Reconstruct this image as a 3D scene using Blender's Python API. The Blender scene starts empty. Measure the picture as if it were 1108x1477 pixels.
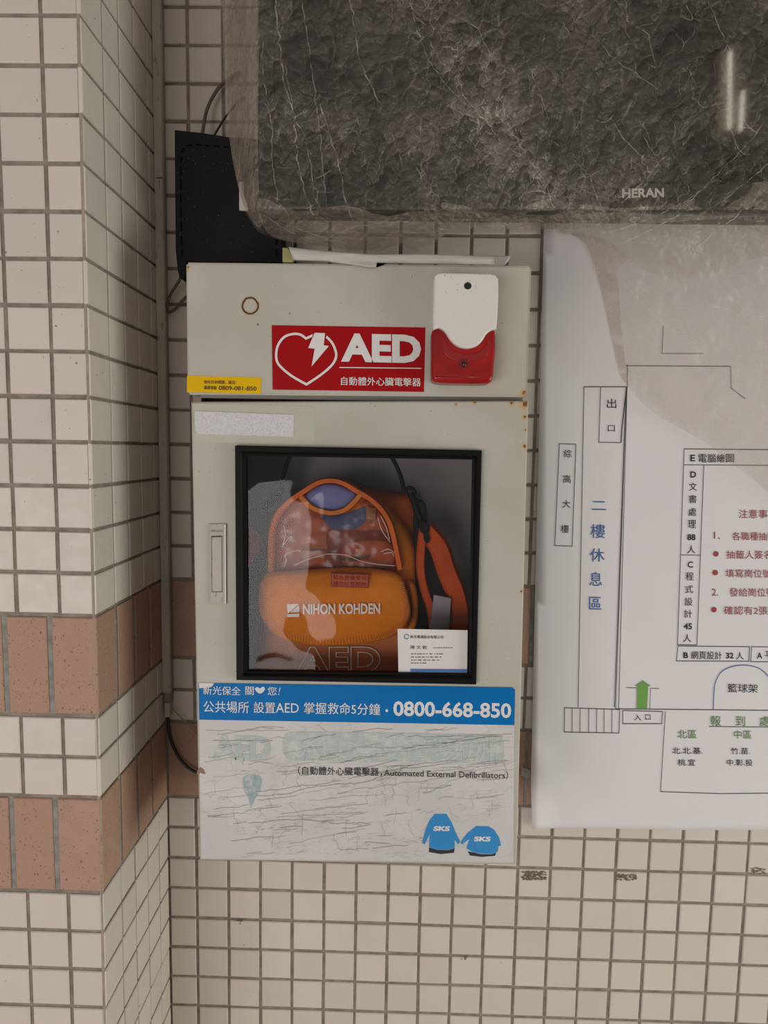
import bpy, bmesh, math, random
import numpy as np
from mathutils import Vector, Matrix

random.seed(7)
rng = np.random.default_rng(7)
SC = bpy.context.scene
COL = SC.collection

# ------------------------------------------------------------------ camera
PX_F = 925.634; IMG_W, IMG_H = 1108.0, 1477.0
PIT, YAW, ROL = 0.0951, -0.0191, 0.0172
Z0 = 2.104                                    # world height of the first tile joint
CAM = np.array([6.0265 * .05, -18.7809 * .05, -12.0794 * .05 + Z0])
cy_, sy_ = math.cos(YAW), math.sin(YAW)
FWD = np.array([sy_ * math.cos(PIT), cy_ * math.cos(PIT), -math.sin(PIT)])
R0 = np.array([cy_, -sy_, 0]); U0 = np.cross(R0, FWD)
RGT = R0 * math.cos(ROL) + U0 * math.sin(ROL)
UPV = -R0 * math.sin(ROL) + U0 * math.cos(ROL)
cd = bpy.data.cameras.new('camera'); cam = bpy.data.objects.new('camera', cd); COL.objects.link(cam)
cd.sensor_fit = 'HORIZONTAL'; cd.sensor_width = 36; cd.lens = PX_F / IMG_W * 36; cd.clip_start = .02
M = Matrix.Identity(4)
for i in range(3):
    M[i][0], M[i][1], M[i][2], M[i][3] = RGT[i], UPV[i], -FWD[i], CAM[i]
cam.matrix_world = M
SC.camera = cam

# ------------------------------------------------------------------ world, light, exposure
W = bpy.data.worlds.new('overcast_sky'); SC.world = W; W.use_nodes = True
bg = W.node_tree.nodes['Background']; bg.inputs[0].default_value = (.93, .97, 1.0, 1); bg.inputs[1].default_value = 0.42
def area(name, loc, tgt, sx, sy, power, col):
    l = bpy.data.lights.new(name, 'AREA'); l.shape = 'RECTANGLE'; l.size = sx; l.size_y = sy; l.energy = power; l.color = col
    o = bpy.data.objects.new(name, l); COL.objects.link(o); o.location = loc
    o.rotation_euler = (Vector(tgt) - Vector(loc)).to_track_quat('-Z', 'Y').to_euler(); return o
area('daylight_open_side', (-1.20, -3.0, .68), (.35, 0, 1.25), 2.2, 1.25, 46, (1, .945, .925))
area('daylight_garden_side', (3.0, -1.15, .75), (0, -.1, 1.2), 1.2, 1.2, 42, (.92, 1, .91))
SC.view_settings.view_transform = 'Standard'; SC.view_settings.look = 'None'
SC.view_settings.gamma = 1; SC.view_settings.use_curve_mapping = False
SC.view_settings.exposure = -0.10

# ------------------------------------------------------------------ projection helpers
def at(u, v, Y):
    d = FWD + RGT * ((u - 554) / PX_F) - UPV * ((v - 738.5) / PX_F)
    return CAM + d * ((Y - CAM[1]) / d[1])
def at_arr(U, V, Y):
    U = np.asarray(U, float); V = np.asarray(V, float); Y = np.broadcast_to(np.asarray(Y, float), U.shape)
    d = FWD[None] + RGT[None] * ((U - 554) / PX_F)[:, None] - UPV[None] * ((V - 738.5) / PX_F)[:, None]
    return CAM[None] + d * ((Y - CAM[1]) / d[:, 1])[:, None]

# ------------------------------------------------------------------ material helpers
class N:
    def __init__(s, name):
        s.m = bpy.data.materials.new(name); s.m.use_nodes = True; s.t = s.m.node_tree; s.n = s.t.nodes; s.l = s.t.links
        s.b = s.n['Principled BSDF']; s.out = s.n['Material Output']; s.pos = s.n.new('ShaderNodeNewGeometry').outputs['Position']
    def set(s, sock, v):
        if isinstance(v, bpy.types.NodeSocket): s.l.new(v, sock)
        elif isinstance(v, (tuple, list)) and len(v) == 3 and len(sock.default_value) == 4: sock.default_value = (*v, 1)
        else: sock.default_value = v
    def scale(s, v, sc):
        m = s.n.new('ShaderNodeVectorMath'); m.operation = 'MULTIPLY'; s.l.new(v, m.inputs[0]); m.inputs[1].default_value = sc; return m.outputs[0]
    def rot(s, v, ang):
        m = s.n.new('ShaderNodeVectorRotate'); m.rotation_type = 'Y_AXIS'; s.l.new(v, m.inputs[0]); m.inputs['Angle'].default_value = ang; return m.outputs[0]
    def noise(s, scale, detail=4, rough=.55, vec=None, dist=0):
        n = s.n.new('ShaderNodeTexNoise'); s.l.new(vec or s.pos, n.inputs['Vector']); n.inputs['Scale'].default_value = scale
        n.inputs['Detail'].default_value = detail; n.inputs['Roughness'].default_value = rough; n.inputs['Distortion'].default_value = dist
        return n.outputs[0]
    def noisev(s, scale):
        n = s.n.new('ShaderNodeTexNoise'); s.l.new(s.pos, n.inputs['Vector']); n.inputs['Scale'].default_value = scale; return n.outputs[1]
    def voro(s, scale, feat='F1', vec=None):
        n = s.n.new('ShaderNodeTexVoronoi'); n.feature = feat; s.l.new(vec or s.pos, n.inputs['Vector']); n.inputs['Scale'].default_value = scale
        return n.outputs['Distance']
    def ramp(s, v, a, b, lo=0., hi=1.):
        m = s.n.new('ShaderNodeMapRange'); m.interpolation_type = 'SMOOTHSTEP'
        s.l.new(v, m.inputs['Value']); m.inputs['From Min'].default_value = a; m.inputs['From Max'].default_value = b
        m.inputs['To Min'].default_value = lo; m.inputs['To Max'].default_value = hi; return m.outputs[0]
    def math(s, op, a, b=0., c=None):
        m = s.n.new('ShaderNodeMath'); m.operation = op; s.set(m.inputs[0], a); s.set(m.inputs[1], b)
        if c is not None: s.set(m.inputs[2], c)
        return m.outputs[0]
    def mix(s, f, a, b):
        m = s.n.new('ShaderNodeMix'); m.data_type = 'RGBA'; s.set(m.inputs[0], f); s.set(m.inputs[6], a); s.set(m.inputs[7], b); return m.outputs[2]
    def bump(s, h, st=.3, dist=.001, normal=None):
        b = s.n.new('ShaderNodeBump'); b.inputs['Strength'].default_value = st; b.inputs['Distance'].default_value = dist
        s.l.new(h, b.inputs['Height'])
        if normal: s.l.new(normal, b.inputs['Normal'])
        return b.outputs[0]
    def dist(s, p, sc=(1, 1, 1)):
        a = s.n.new('ShaderNodeVectorMath'); a.operation = 'SUBTRACT'; s.l.new(s.pos, a.inputs[0]); a.inputs[1].default_value = p
        b = s.n.new('ShaderNodeVectorMath'); b.operation = 'MULTIPLY'; s.l.new(a.outputs[0], b.inputs[0]); b.inputs[1].default_value = sc
        c = s.n.new('ShaderNodeVectorMath'); c.operation = 'LENGTH'; s.l.new(b.outputs[0], c.inputs[0]); return c.outputs['Value']
    def fin(s, col, rough=.5, normal=None, spec=.5, **kw):
        s.set(s.b.inputs['Base Color'], col); s.set(s.b.inputs['Roughness'], rough); s.b.inputs['Specular IOR Level'].default_value = spec
        if normal: s.l.new(normal, s.b.inputs['Normal'])
        for k, v in kw.items(): s.b.inputs[k].default_value = v
        return s.m
def lin(r, g, b):
    f = lambda c: (c / 255 / 12.92) if c / 255 <= .04045 else ((c / 255 + .055) / 1.055) ** 2.4
    return (f(r), f(g), f(b))
def plain(name, col, rough=.5, var=.06, nscale=40, bump=0, bscale=400, spec=.5, **kw):
    n = N(name); v = n.noise(nscale); dark = tuple(c * (1 - var * 2) for c in col); lite = tuple(min(1, c * (1 + var)) for c in col)
    c = n.mix(v, dark, lite); nb = n.bump(n.noise(bscale, 2), bump, .0006) if bump else None
    return n.fin(c, rough, nb, spec, **kw)

def tile_mat(name, col, grime):
    n = N(name); oi = n.n.new('ShaderNodeObjectInfo').outputs['Random']
    a = n.mix(oi, tuple(c * .94 for c in col), tuple(min(1, c * 1.04) for c in col))
    a = n.mix(n.ramp(n.noise(9, 5), .4, .75, 0, .35), a, tuple(c * .88 for c in col))
    chips = n.math('MULTIPLY', n.ramp(n.noise(170, 2, .5), .725, .75), n.ramp(n.noise(11, 2), .46, .58))
    a = n.mix(n.math('MULTIPLY', chips, .8), a, grime)
    return n.fin(a, n.ramp(n.noise(60), .3, .7, .38, .55), n.bump(n.noise(45, 3), .25, .0008), .4)
M_TILE = tile_mat('glazed_white_tile', (.60, .515, .45), (.12, .09, .07))
def terracotta():
    n = N('speckled_terracotta'); oi = n.n.new('ShaderNodeObjectInfo').outputs['Random']
    a = n.mix(oi, (.37, .21, .145), (.42, .245, .175)); a = n.mix(n.ramp(n.noise(30, 5), .35, .7), a, (.37, .215, .155))
    w = n.scale(n.pos, (1, 1, 1)); sp = n.math('MULTIPLY', n.ramp(n.noise(300, 3, .6), .615, .665), n.ramp(n.noise(60, 2), .30, .5))
    a = n.mix(n.math('MULTIPLY', sp, .75), a, (.10, .035, .02))
    return n.fin(a, .6, n.bump(n.noise(500, 2), .35, .0006), .35)
M_TERRA = terracotta()
P_ = .05
T_ = 2.4147
def zrow(r):
    if r <= 16: return -r * P_ + Z0
    if r == 17: return -(16 + T_) * P_ + Z0
    if r == 18: return -(17 + T_) * P_ + Z0
    if r == 19: return -(18 + T_) * P_ + Z0
    return -(18 + 2 * T_ + (r - 20)) * P_ + Z0
def grout():
    n = N('dirty_cement_grout'); a = n.mix(n.ramp(n.noise(45, 6, .7), .3, .7), (.19, .155, .125), (.30, .255, .21))
    sx = n.n.new('ShaderNodeSeparateXYZ'); n.l.new(n.pos, sx.inputs[0]); z = sx.outputs[2]; f = None
    for r in (16, 19):
        c = (zrow(r) + zrow(r + 1)) / 2; hw = (zrow(r) - zrow(r + 1)) / 2 - .002
        g_ = n.math('LESS_THAN', n.math('ABSOLUTE', n.math('SUBTRACT', z, c)), hw); f = g_ if f is None else n.math('MAXIMUM', f, g_)
    a = n.mix(f, a, n.mix(n.ramp(n.noise(60, 5), .3, .7), (.22, .205, .185), (.33, .31, .285)))
    return n.fin(a, .9, n.bump(n.noise(350, 4), .5, .0008), .2)
M_GROUT = grout()
M_GROUT_L = plain('pale_corner_grout', (.36, .29, .235), .9, .25, 60, .5, 300, .2)
M_CONC = plain('ceiling_concrete', (.50, .47, .43), .9, .1, 3, .2, 60)
M_FLOOR = plain('floor_concrete', (.46, .43, .39), .8, .1, 3, .2, 60)

# ------------------------------------------------------------------ object helpers
ORG = {}
def finish(o, smooth=False):
    if smooth:
        for p in o.data.polygons: p.use_smooth = True
def link(name, me, mat=None, parent=None, org=None):
    o = bpy.data.objects.new(name, me); COL.objects.link(o)
    if mat is not None and me is not None and not me.materials: me.materials.append(mat)
    if parent is not None:
        o.parent = parent; base = ORG[parent.name]; my = base
    else: base = np.zeros(3); my = np.zeros(3)
    if org is not None: my = np.array(org, float)
    o.location = tuple(my - base); ORG[o.name] = my
    return o
def mesh(name, V, F, mat, parent=None, org=None, smooth=False):
    V = np.asarray(V, float)
    if parent is not None and org is None: o0 = ORG[parent.name]
    elif org is not None: o0 = np.array(org, float)
    else:
        o0 = np.array([(V[:, 0].min() + V[:, 0].max()) / 2, V[:, 1].max(), V[:, 2].min()])
    me = bpy.data.meshes.new(name); me.from_pydata([tuple(x) for x in (V - o0)], [], F); me.update()
    bm = bmesh.new(); bm.from_mesh(me); bmesh.ops.recalc_face_normals(bm, faces=bm.faces); bm.to_mesh(me); bm.free()
    me.materials.append(mat)
    o = link(name, me, None, parent, o0); finish(o, smooth); return o
def empty(name, org, label, cat, group=None):
    o = bpy.data.objects.new(name, None); COL.objects.link(o); o.empty_display_size = .02
    o.location = tuple(org); ORG[o.name] = np.array(org, float); tag(o, label, cat, group); return o
def tag(o, label=None, cat=None, group=None, kind=None):
    for k, v in (('label', label), ('category', cat), ('group', group), ('kind', kind)):
        if v: o[k] = v
    return o
def box(name, x0, x1, y0, y1, z0, z1, mat, parent=None, org=None, bev=0.):
    bm = bmesh.new(); bmesh.ops.create_cube(bm, size=1)
    for v in bm.verts:
        v.co = Vector((x0 + (v.co.x + .5) * (x1 - x0), y0 + (v.co.y + .5) * (y1 - y0), z0 + (v.co.z + .5) * (z1 - z0)))
    if bev: bmesh.ops.bevel(bm, geom=list(bm.edges), offset=bev, segments=2, affect='EDGES')
    o0 = ORG[parent.name] if parent is not None else (np.array(org, float) if org is not None else np.array([(x0 + x1) / 2, y1, z0]))
    for v in bm.verts: v.co -= Vector(o0)
    me = bpy.data.meshes.new(name); bm.to_mesh(me); bm.free(); me.materials.append(mat)
    return link(name, me, None, parent, o0)
def hexa(name, quad, yf, yb, mat, parent, bev=0.):
    """box whose front face is the pixel quad (tl,tr,br,bl) on plane yf, straight back to yb"""
    P = [at(u, v, yf) for u, v in quad]; V = P + [np.array([p[0], yb, p[2]]) for p in P]
    F = [(0, 1, 2, 3), (7, 6, 5, 4), (0, 4, 5, 1), (1, 5, 6, 2), (2, 6, 7, 3), (3, 7, 4, 0)]
    o = mesh(name, V, F, mat, parent)
    if bev:
        bm = bmesh.new(); bm.from_mesh(o.data); bmesh.ops.bevel(bm, geom=list(bm.edges), offset=bev, segments=2, affect='EDGES')
        bm.to_mesh(o.data); bm.free()
    return o
def tri_fill(V, loop):
    from mathutils.geometry import tessellate_polygon
    t = tessellate_polygon([[Vector((V[i][0], V[i][2], 0)) for i in loop]])
    return [tuple(loop[k] for k in f) for f in t]
def flat(name, poly, Y, mat, parent, smooth=False):
    V = [at(u, v, Y) for u, v in poly]; return mesh(name, V, tri_fill(V, list(range(len(V)))), mat, parent)
def slab(name, poly, yf, yb, mat, parent, ch=1.0, smooth=False, segs=3, org=None):
    """polygon in px on plane yf, chamfered edge of ch px, walls back to yb"""
    P = [np.array(p, float) for p in poly]; n = len(P)
    ar = sum(P[i][0] * P[(i + 1) % n][1] - P[(i + 1) % n][0] * P[i][1] for i in range(n))
    sg = 1 if ar > 0 else -1
    def inset(d):
        out = []
        for i in range(n):
            a = P[i] - P[i - 1]; b = P[(i + 1) % n] - P[i]; a = a / (np.linalg.norm(a) + 1e-9); b = b / (np.linalg.norm(b) + 1e-9)
            na = np.array([-a[1], a[0]]) * sg; nb = np.array([-b[1], b[0]]) * sg; m = na + nb; m = m / max(.5, np.dot(m, na) * 1.0) if np.linalg.norm(m) > 1e-6 else na
            out.append(P[i] + m * d)
        return out
    loops = [[np.array([*(at(u, v, yf))]) for u, v in P]]
    for q in loops[0]: q[1] = yb
    dep = ch * .00085
    for k in range(segs + 1):
        t = k / segs * math.pi / 2; d = ch * (1 - math.cos(t)); y = yf + dep * (1 - math.sin(t))
        L = inset(d); W_ = [at(u, v, yf) for u, v in L]
        for q in W_: q[1] = y
        loops.append(W_)
    V = [q for L in loops for q in L]; F = []
    for k in range(len(loops) - 1):
        for i in range(n):
            j = (i + 1) % n; F.append((k * n + i, k * n + j, (k + 1) * n + j, (k + 1) * n + i))
    base = (len(loops) - 1) * n; F += tri_fill(V, list(range(base, base + n))); F += [tuple(reversed(f)) for f in tri_fill(V, list(range(n)))]
    return mesh(name, V, F, mat, parent, smooth=smooth, org=org)
def spline(pts, k=8, closed=False):
    P = [np.array(p, float) for p in pts]; n = len(P); out = []
    rngi = range(n if closed else n - 1)
    for i in rngi:
        p0 = P[i - 1] if (closed or i > 0) else P[i]; p1 = P[i]; p2 = P[(i + 1) % n]; p3 = P[(i + 2) % n] if (closed or i + 2 < n) else P[(i + 1) % n]
        for j in range(k):
            t = j / k; out.append(.5 * ((2 * p1) + (-p0 + p2) * t + (2 * p0 - 5 * p1 + 4 * p2 - p3) * t * t + (-p0 + 3 * p1 - 3 * p2 + p3) * t ** 3))
    if not closed: out.append(P[-1])
    return out
def sp2(pts, k=6, closed=True): return [tuple(p) for p in spline(pts, k, closed)]
def tube(name, pts, r, mat, parent=None, org=None, seg=8, k=8, cap=True):
    P = spline(pts, k) if k > 1 else [np.array(p, float) for p in pts]; n = len(P); V = []; F = []; up = np.array([0, 1., 0])
    for i, p in enumerate(P):
        t = P[min(i + 1, n - 1)] - P[max(i - 1, 0)]; t /= np.linalg.norm(t) + 1e-12
        a = np.cross(t, up)
        if np.linalg.norm(a) < .1: a = np.cross(t, np.array([1., 0, 0]))
        a /= np.linalg.norm(a); b = np.cross(t, a); rr = r[min(int(i * len(r) / n), len(r) - 1)] if isinstance(r, (list, tuple)) else r
        for s in range(seg):
            c = 2 * math.pi * s / seg; V.append(p + (a * math.cos(c) + b * math.sin(c)) * rr)
    for i in range(n - 1):
        for s in range(seg): F.append((i * seg + s, i * seg + (s + 1) % seg, (i + 1) * seg + (s + 1) % seg, (i + 1) * seg + s))
    F.append(tuple(range(seg - 1, -1, -1))); F.append(tuple((n - 1) * seg + s for s in range(seg)))
    return mesh(name, V, F, mat, parent, org, True)
def pxtube(name, pts, r, mat, parent=None, org=None, **k): return tube(name, [at(*p) for p in pts], r, mat, parent, org, **k)
def ribbon(name, pts, w, Y, mat, parent, closed=False, yfun=None):
    """flat printed stroke through pixel points, w px wide"""
    P = [np.array(p, float) for p in pts]; n = len(P); V = []; F = []
    for i, p in enumerate(P):
        a = P[(i + 1) % n] if (closed or i < n - 1) else P[i]; b = P[i - 1] if (closed or i > 0) else P[i]
        t1 = a - P[i]; t0 = P[i] - b; l1 = np.linalg.norm(t1); l0 = np.linalg.norm(t0)
        t1 = t1 / l1 if l1 > 1e-9 else t0 / l0; t0 = t0 / l0 if l0 > 1e-9 else t1
        n1 = np.array([-t1[1], t1[0]]); n0 = np.array([-t0[1], t0[0]]); m = n1 + n0; m = m / max(.4, float(np.dot(m, n1)))
        for s in (-.5, .5):
            q = p + m * w * s; yy = Y if yfun is None else yfun(q[0], q[1]); V.append(at(q[0], q[1], yy))
    c = n if closed else n - 1
    for i in range(c): j = (i + 1) % n; F.append((2 * i, 2 * i + 1, 2 * j + 1, 2 * j))
    return (V, F) if parent is None else mesh(name, V, F, mat, parent)
class Print:
    """collects printed strokes of one colour into one part"""
    def __init__(s, yfun, split=False): s.V = []; s.F = []; s.y = yfun; s.split = [] if split else None
    def line(s, pts, w=1., closed=False):
        if len(pts) < 12:
            q = []; P = list(pts) + ([pts[0]] if closed else [])
            for a, b in zip(P[:-1], P[1:]):
                L = math.hypot(b[0] - a[0], b[1] - a[1]); m = max(1, int(L / 30)); q += [(a[0] + (b[0] - a[0]) * i / m, a[1] + (b[1] - a[1]) * i / m) for i in range(m)]
            if not closed: q.append(P[-1])
            pts = q
        V, F = ribbon('', pts, w, 0, None, None, closed, s.y); o = len(s.V); s.V += V; s.F += [tuple(i + o for i in f) for f in F]
    def poly(s, pts):
        if s.split is not None: s.split.append((len(s.V), len(s.F)))
        V = [at(u, v, s.y(u, v)) for u, v in pts]; o = len(s.V); F = tri_fill(V, list(range(len(V)))); s.V += V; s.F += [tuple(i + o for i in f) for f in F]
    def text(s, txt, tl, tr, h, bold=0., shear=0.):
        if s.split is not None: s.split.append((len(s.V), len(s.F)))
        cjk = any(ord(c) > 0x2000 for c in txt)
        if cjk and bold > .002:
            e = bold * h * .55
            y0 = s.y; s.y = lambda u, v: y0(u, v) - .00015; s.text1(txt, (tl[0] + e, tl[1]), (tr[0] + e, tr[1]), h, 0, shear); s.y = y0; tl = (tl[0] - e, tl[1]); tr = (tr[0] - e, tr[1]); bold = 0
        s.text1(txt, tl, tr, h, 0 if cjk else bold, shear)
    def text1(s, txt, tl, tr, h, bold=0., shear=0.):
        V2, F = glyphs(txt, bold, shear); ax, ay = tl; bx, by = tr; o = len(s.V)
        U = ax + (bx - ax) * V2[:, 0] + (0) * V2[:, 1]; Vv = ay + (by - ay) * V2[:, 0] + h * (1 - V2[:, 1])
        U = U + (1 - V2[:, 1]) * (-(by - ay) / max(1, abs(bx - ax))) * h * 0
        Y = np.array([s.y(a, b) for a, b in zip(U, Vv)]); s.V += list(at_arr(U, Vv, Y)); s.F += [tuple(i + o for i in f) for f in F]
    def build(s, name, mat, parent):
        if not s.split: return mesh(name, s.V, s.F, mat, parent)
        c = s.split + [(len(s.V), len(s.F))]
        for (a, fa), (b, fb) in zip(c[:-1], c[1:]): r = mesh(name, s.V[a:b], [tuple(i - a for i in f) for f in s.F[fa:fb]], mat, parent)
        return r
_gc = {}
def glyphs(txt, bold=0., shear=0.):
    key = (txt, bold, shear)
    if key in _gc: return _gc[key]
    cu = bpy.data.curves.new('t', 'FONT'); cu.body = txt; cu.resolution_u = 3; cu.offset = bold; cu.shear = shear; cu.fill_mode = 'FRONT'
    o = bpy.data.objects.new('t', cu); COL.objects.link(o); dg = bpy.context.evaluated_depsgraph_get(); dg.update()
    me = bpy.data.meshes.new_from_object(o.evaluated_get(dg)); V = np.array([v.co[:] for v in me.vertices]); F = [tuple(p.vertices) for p in me.polygons]
    bpy.data.objects.remove(o); bpy.data.curves.remove(cu); bpy.data.meshes.remove(me)
    V2 = V[:, :2]; mn = V2.min(0); mx = V2.max(0); V2 = (V2 - mn) / np.maximum(mx - mn, 1e-6); _gc[key] = (V2, F); return _gc[key]

# crumple noise -----------------------------------------------------
def hash2(ix, iy, s):
    h = np.sin(ix * 127.1 + iy * 311.7 + s * 74.7) * 43758.5453; return h - np.floor(h)
def vnoise(x, y, s=0):
    ix = np.floor(x); iy = np.floor(y); fx = x - ix; fy = y - iy; fx = fx * fx * (3 - 2 * fx); fy = fy * fy * (3 - 2 * fy)
    a = hash2(ix, iy, s); b = hash2(ix + 1, iy, s); c = hash2(ix, iy + 1, s); d = hash2(ix + 1, iy + 1, s)
    return (a * (1 - fx) + b * fx) * (1 - fy) + (c * (1 - fx) + d * fx) * fy
def worley(x, y, s=0):
    ix = np.floor(x); iy = np.floor(y); f1 = np.full(x.shape, 9.); f2 = f1.copy()
    for dx in (-1, 0, 1):
        for dy in (-1, 0, 1):
            px_ = ix + dx + hash2(ix + dx, iy + dy, s); py_ = iy + dy + hash2(ix + dx, iy + dy, s + 9)
            d = np.hypot(x - px_, y - py_); n1 = np.minimum(f1, d); f2 = np.minimum(f2, np.maximum(f1, d)); f1 = n1
    return f1, f2
def crumple(u, v, sc, s=0, ang=0., st=1.):
    c, n_ = math.cos(ang), math.sin(ang); a = (u * c + v * n_) / sc; b = (-u * n_ + v * c) / sc / st
    a = a + 1.0 * (vnoise(a * 1.3, b * 1.3, s + 3) - .5); b = b + 1.0 * (vnoise(a * 1.3 + 7, b * 1.3, s + 5) - .5)
    f1, f2 = worley(a, b, s); return f1
def in_poly(U, V, poly):
    P = np.array(poly, float); inside = np.zeros(U.shape, bool); j = len(P) - 1
    for i in range(len(P)):
        xi, yi = P[i]; xj, yj = P[j]
        c = ((yi > V) != (yj > V)) & (U < (xj - xi) * (V - yi) / (yj - yi + 1e-12) + xi); inside ^= c; j = i
    return inside
def near_poly(U, V, poly):
    P = np.array(poly, float); best = np.full(U.shape, 1e18); bu = U.copy(); bv = V.copy()
    for i in range(len(P)):
        a = P[i]; b = P[(i + 1) % len(P)]; ab = b - a; L = (ab ** 2).sum() + 1e-12
        t = np.clip(((U - a[0]) * ab[0] + (V - a[1]) * ab[1]) / L, 0, 1); qu = a[0] + t * ab[0]; qv = a[1] + t * ab[1]
        d = (U - qu) ** 2 + (V - qv) ** 2; m = d < best; best[m] = d[m]; bu[m] = qu[m]; bv[m] = qv[m]
    return np.sqrt(best), bu, bv
def sheet(name, poly, step, yfun, mat, parent=None, back=None, org=None):
    """surface over a pixel outline; yfun(U,V,D) gives depth plane, D = px distance to the outline. back: closes it to that plane"""
    P = np.array(poly, float); u0, v0 = P.min(0) - step; u1, v1 = P.max(0) + step
    nu = int((u1 - u0) / step) + 2; nv = int((v1 - v0) / step) + 2
    gu, gv = np.meshgrid(u0 + np.arange(nu) * step, v0 + np.arange(nv) * step)
    keep = in_poly(gu[:-1, :-1] + step / 2, gv[:-1, :-1] + step / 2, poly); idx = np.arange(nu * nv).reshape(nv, nu)
    quads = np.stack([idx[:-1, :-1][keep], idx[:-1, 1:][keep], idx[1:, 1:][keep], idx[1:, :-1][keep]], 1)
    used, inv = np.unique(quads, return_inverse=True); quads = inv.reshape(quads.shape)
    U = gu.ravel()[used].copy(); V = gv.ravel()[used].copy()
    E = {}
    for q in quads:
        for k in range(4):
            a, b = int(q[k]), int(q[(k + 1) % 4]); E[(a, b)] = 1
    bd = [(a, b) for (a, b) in E if (b, a) not in E]; bi = np.array(sorted({a for e in bd for a in e}))
    D, bu, bv = near_poly(U, V, poly); U[bi] = bu[bi]; V[bi] = bv[bi]; D[bi] = 0
    Y = yfun(U, V, D); X = at_arr(U, V, Y); F = [tuple(int(i) for i in q) for q in quads]; n = len(X)
    if back is not None:
        mp = {int(i): n + k for k, i in enumerate(bi)}; B = X[bi].copy(); B[:, 1] = back; X = np.vstack([X, B])
        F += [(b, a, mp[a], mp[b]) for a, b in bd]
        cc = X[bi].mean(0); cc[1] = back; X = np.vstack([X, cc[None]]); ci = len(X) - 1; F += [(mp[b], mp[a], ci) for a, b in bd]
    me_o = mesh(name, X, F, mat, parent, org, True); return me_o
def dome(yf, bul, w, wr=0., sc=20, seed=0):
    def f(U, V, D):
        t = 1 - np.clip(D / w, 0, 1); y = yf + bul * (1 - np.sqrt(np.clip(1 - t * t, 0, 1)))
        if wr: y = y + wr * (vnoise(U / sc, V / sc, seed) - .5) + wr * .5 * (vnoise(U / sc * 2.3, V / sc * 2.3, seed + 1) - .5)
        return y
    return f

# ================================================================== THE SETTING
XC = -.8653 * P_; YC = -4.384 * P_
G = .0046
tagS = lambda o: tag(o, kind='structure')

box('floor', -2.5, 3.2, -5, .2, -.1, 0, M_FLOOR)['kind'] = 'structure'
box('ceiling', -2.5, 3.2, -4.2, .2, 2.95, 3.05, M_CONC)['kind'] = 'structure'
wall = box('wall_back', XC - .3, 3.2, .0022, .2, 0, 2.95, M_GROUT, org=(XC, 0, 0)); tagS(wall)
pill = box('wall_left', -1.6, XC - .0005, YC + .0022, .2, 0, 2.95, M_GROUT, org=(XC, YC, 0)); tagS(pill)
# the pillar's side grout sits 2 mm behind its tiles: the body ends at XC-.0005-.002
for v in pill.data.vertices:
    if v.co.x > -.01: v.co.x -= .0022

def tile_mesh(w, h, mat, nm):
    """a tile in the XZ plane, front at -Y, 4 mm thick, chamfered rim"""
    c = .0011; x, z = w / 2, h / 2
    V = [(-x, .004, -z), (x, .004, -z), (x, .004, z), (-x, .004, z), (-x, c, -z), (x, c, -z), (x, c, z), (-x, c, z),
         (-x + c, 0, -z + c), (x - c, 0, -z + c), (x - c, 0, z - c), (-x + c, 0, z - c)]
    F = [(8, 9, 10, 11)]
    for a, b in ((4, 8), (0, 4)):
        for i in range(4): j = (i + 1) % 4; F.append((a + i, a + j, b + j, b + i))
    me = bpy.data.meshes.new(nm); me.from_pydata(V, [], F); me.update(); me.materials.append(mat); return me
_tm = {}
def put_tile(cx, cz, w, h, face, mat, stuff, parent):
    """face 'b' back wall, 'f' pillar front, 's' pillar side (cx is then the Y position)"""
    jx, jz, jd = rng.normal(0, .00025, 3); ja = rng.normal(0, .0035)
    if stuff is not None:
        V, F = stuff; o = len(V); x, z = w / 2, h / 2
        for a, b in ((-x, -z), (x, -z), (x, z), (-x, z)):
            V.append((cx + a, 0, cz + b) if face == 'b' else (cx + a, YC, cz + b) if face == 'f' else (XC, cx + a, cz + b))
        F.append((o, o + 1, o + 2, o + 3)); return
    key = (round(w, 4), round(h, 4), mat.name)
    if key not in _tm: _tm[key] = tile_mesh(w, h, mat, 'tile' if mat is M_TILE else 'terracotta_tile')
    me = _tm[key]; o = bpy.data.objects.new('tile' if mat is M_TILE else 'terracotta_tile', me); COL.objects.link(o); o.parent = parent
    b = ORG[parent.name]
    if face == 'b': p = np.array([cx + jx, jd, cz + jz])
    elif face == 'f': p = np.array([cx + jx, YC + jd, cz + jz])
    else: p = np.array([XC + jd, cx + jx, cz + jz]); o.rotation_euler = (0, 0, math.pi / 2)
    if face != 's': o.rotation_euler = (0, ja, 0)
    o.location = tuple(p - b)
ROWS = []
for r in range(-16, 42):
    if r < 0: z1 = Z0 - r * P_; z0 = z1 - P_
    else: z1 = zrow(r); z0 = zrow(r + 1)
    ROWS.append((r, z0, z1, r in (16, 19)))
def proj(p):
    d = np.array(p) - CAM; D = d @ FWD; return 554 + PX_F * (d @ RGT) / D, 738.5 - PX_F * (d @ UPV) / D
def hidden(u, v):
    if u < -40 or u > 1150 or v < -40 or v > 1520: return True
    if 300 < u < 735 and 400 < v < 1215: return True          # behind the cabinet
    if 400 < u and v < 285: return True                       # behind the screen
    if u > 815 and v < 1165: return True                      # behind the wall chart
    return False
stuffB = ([], []); stuffT = ([], [])
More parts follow.
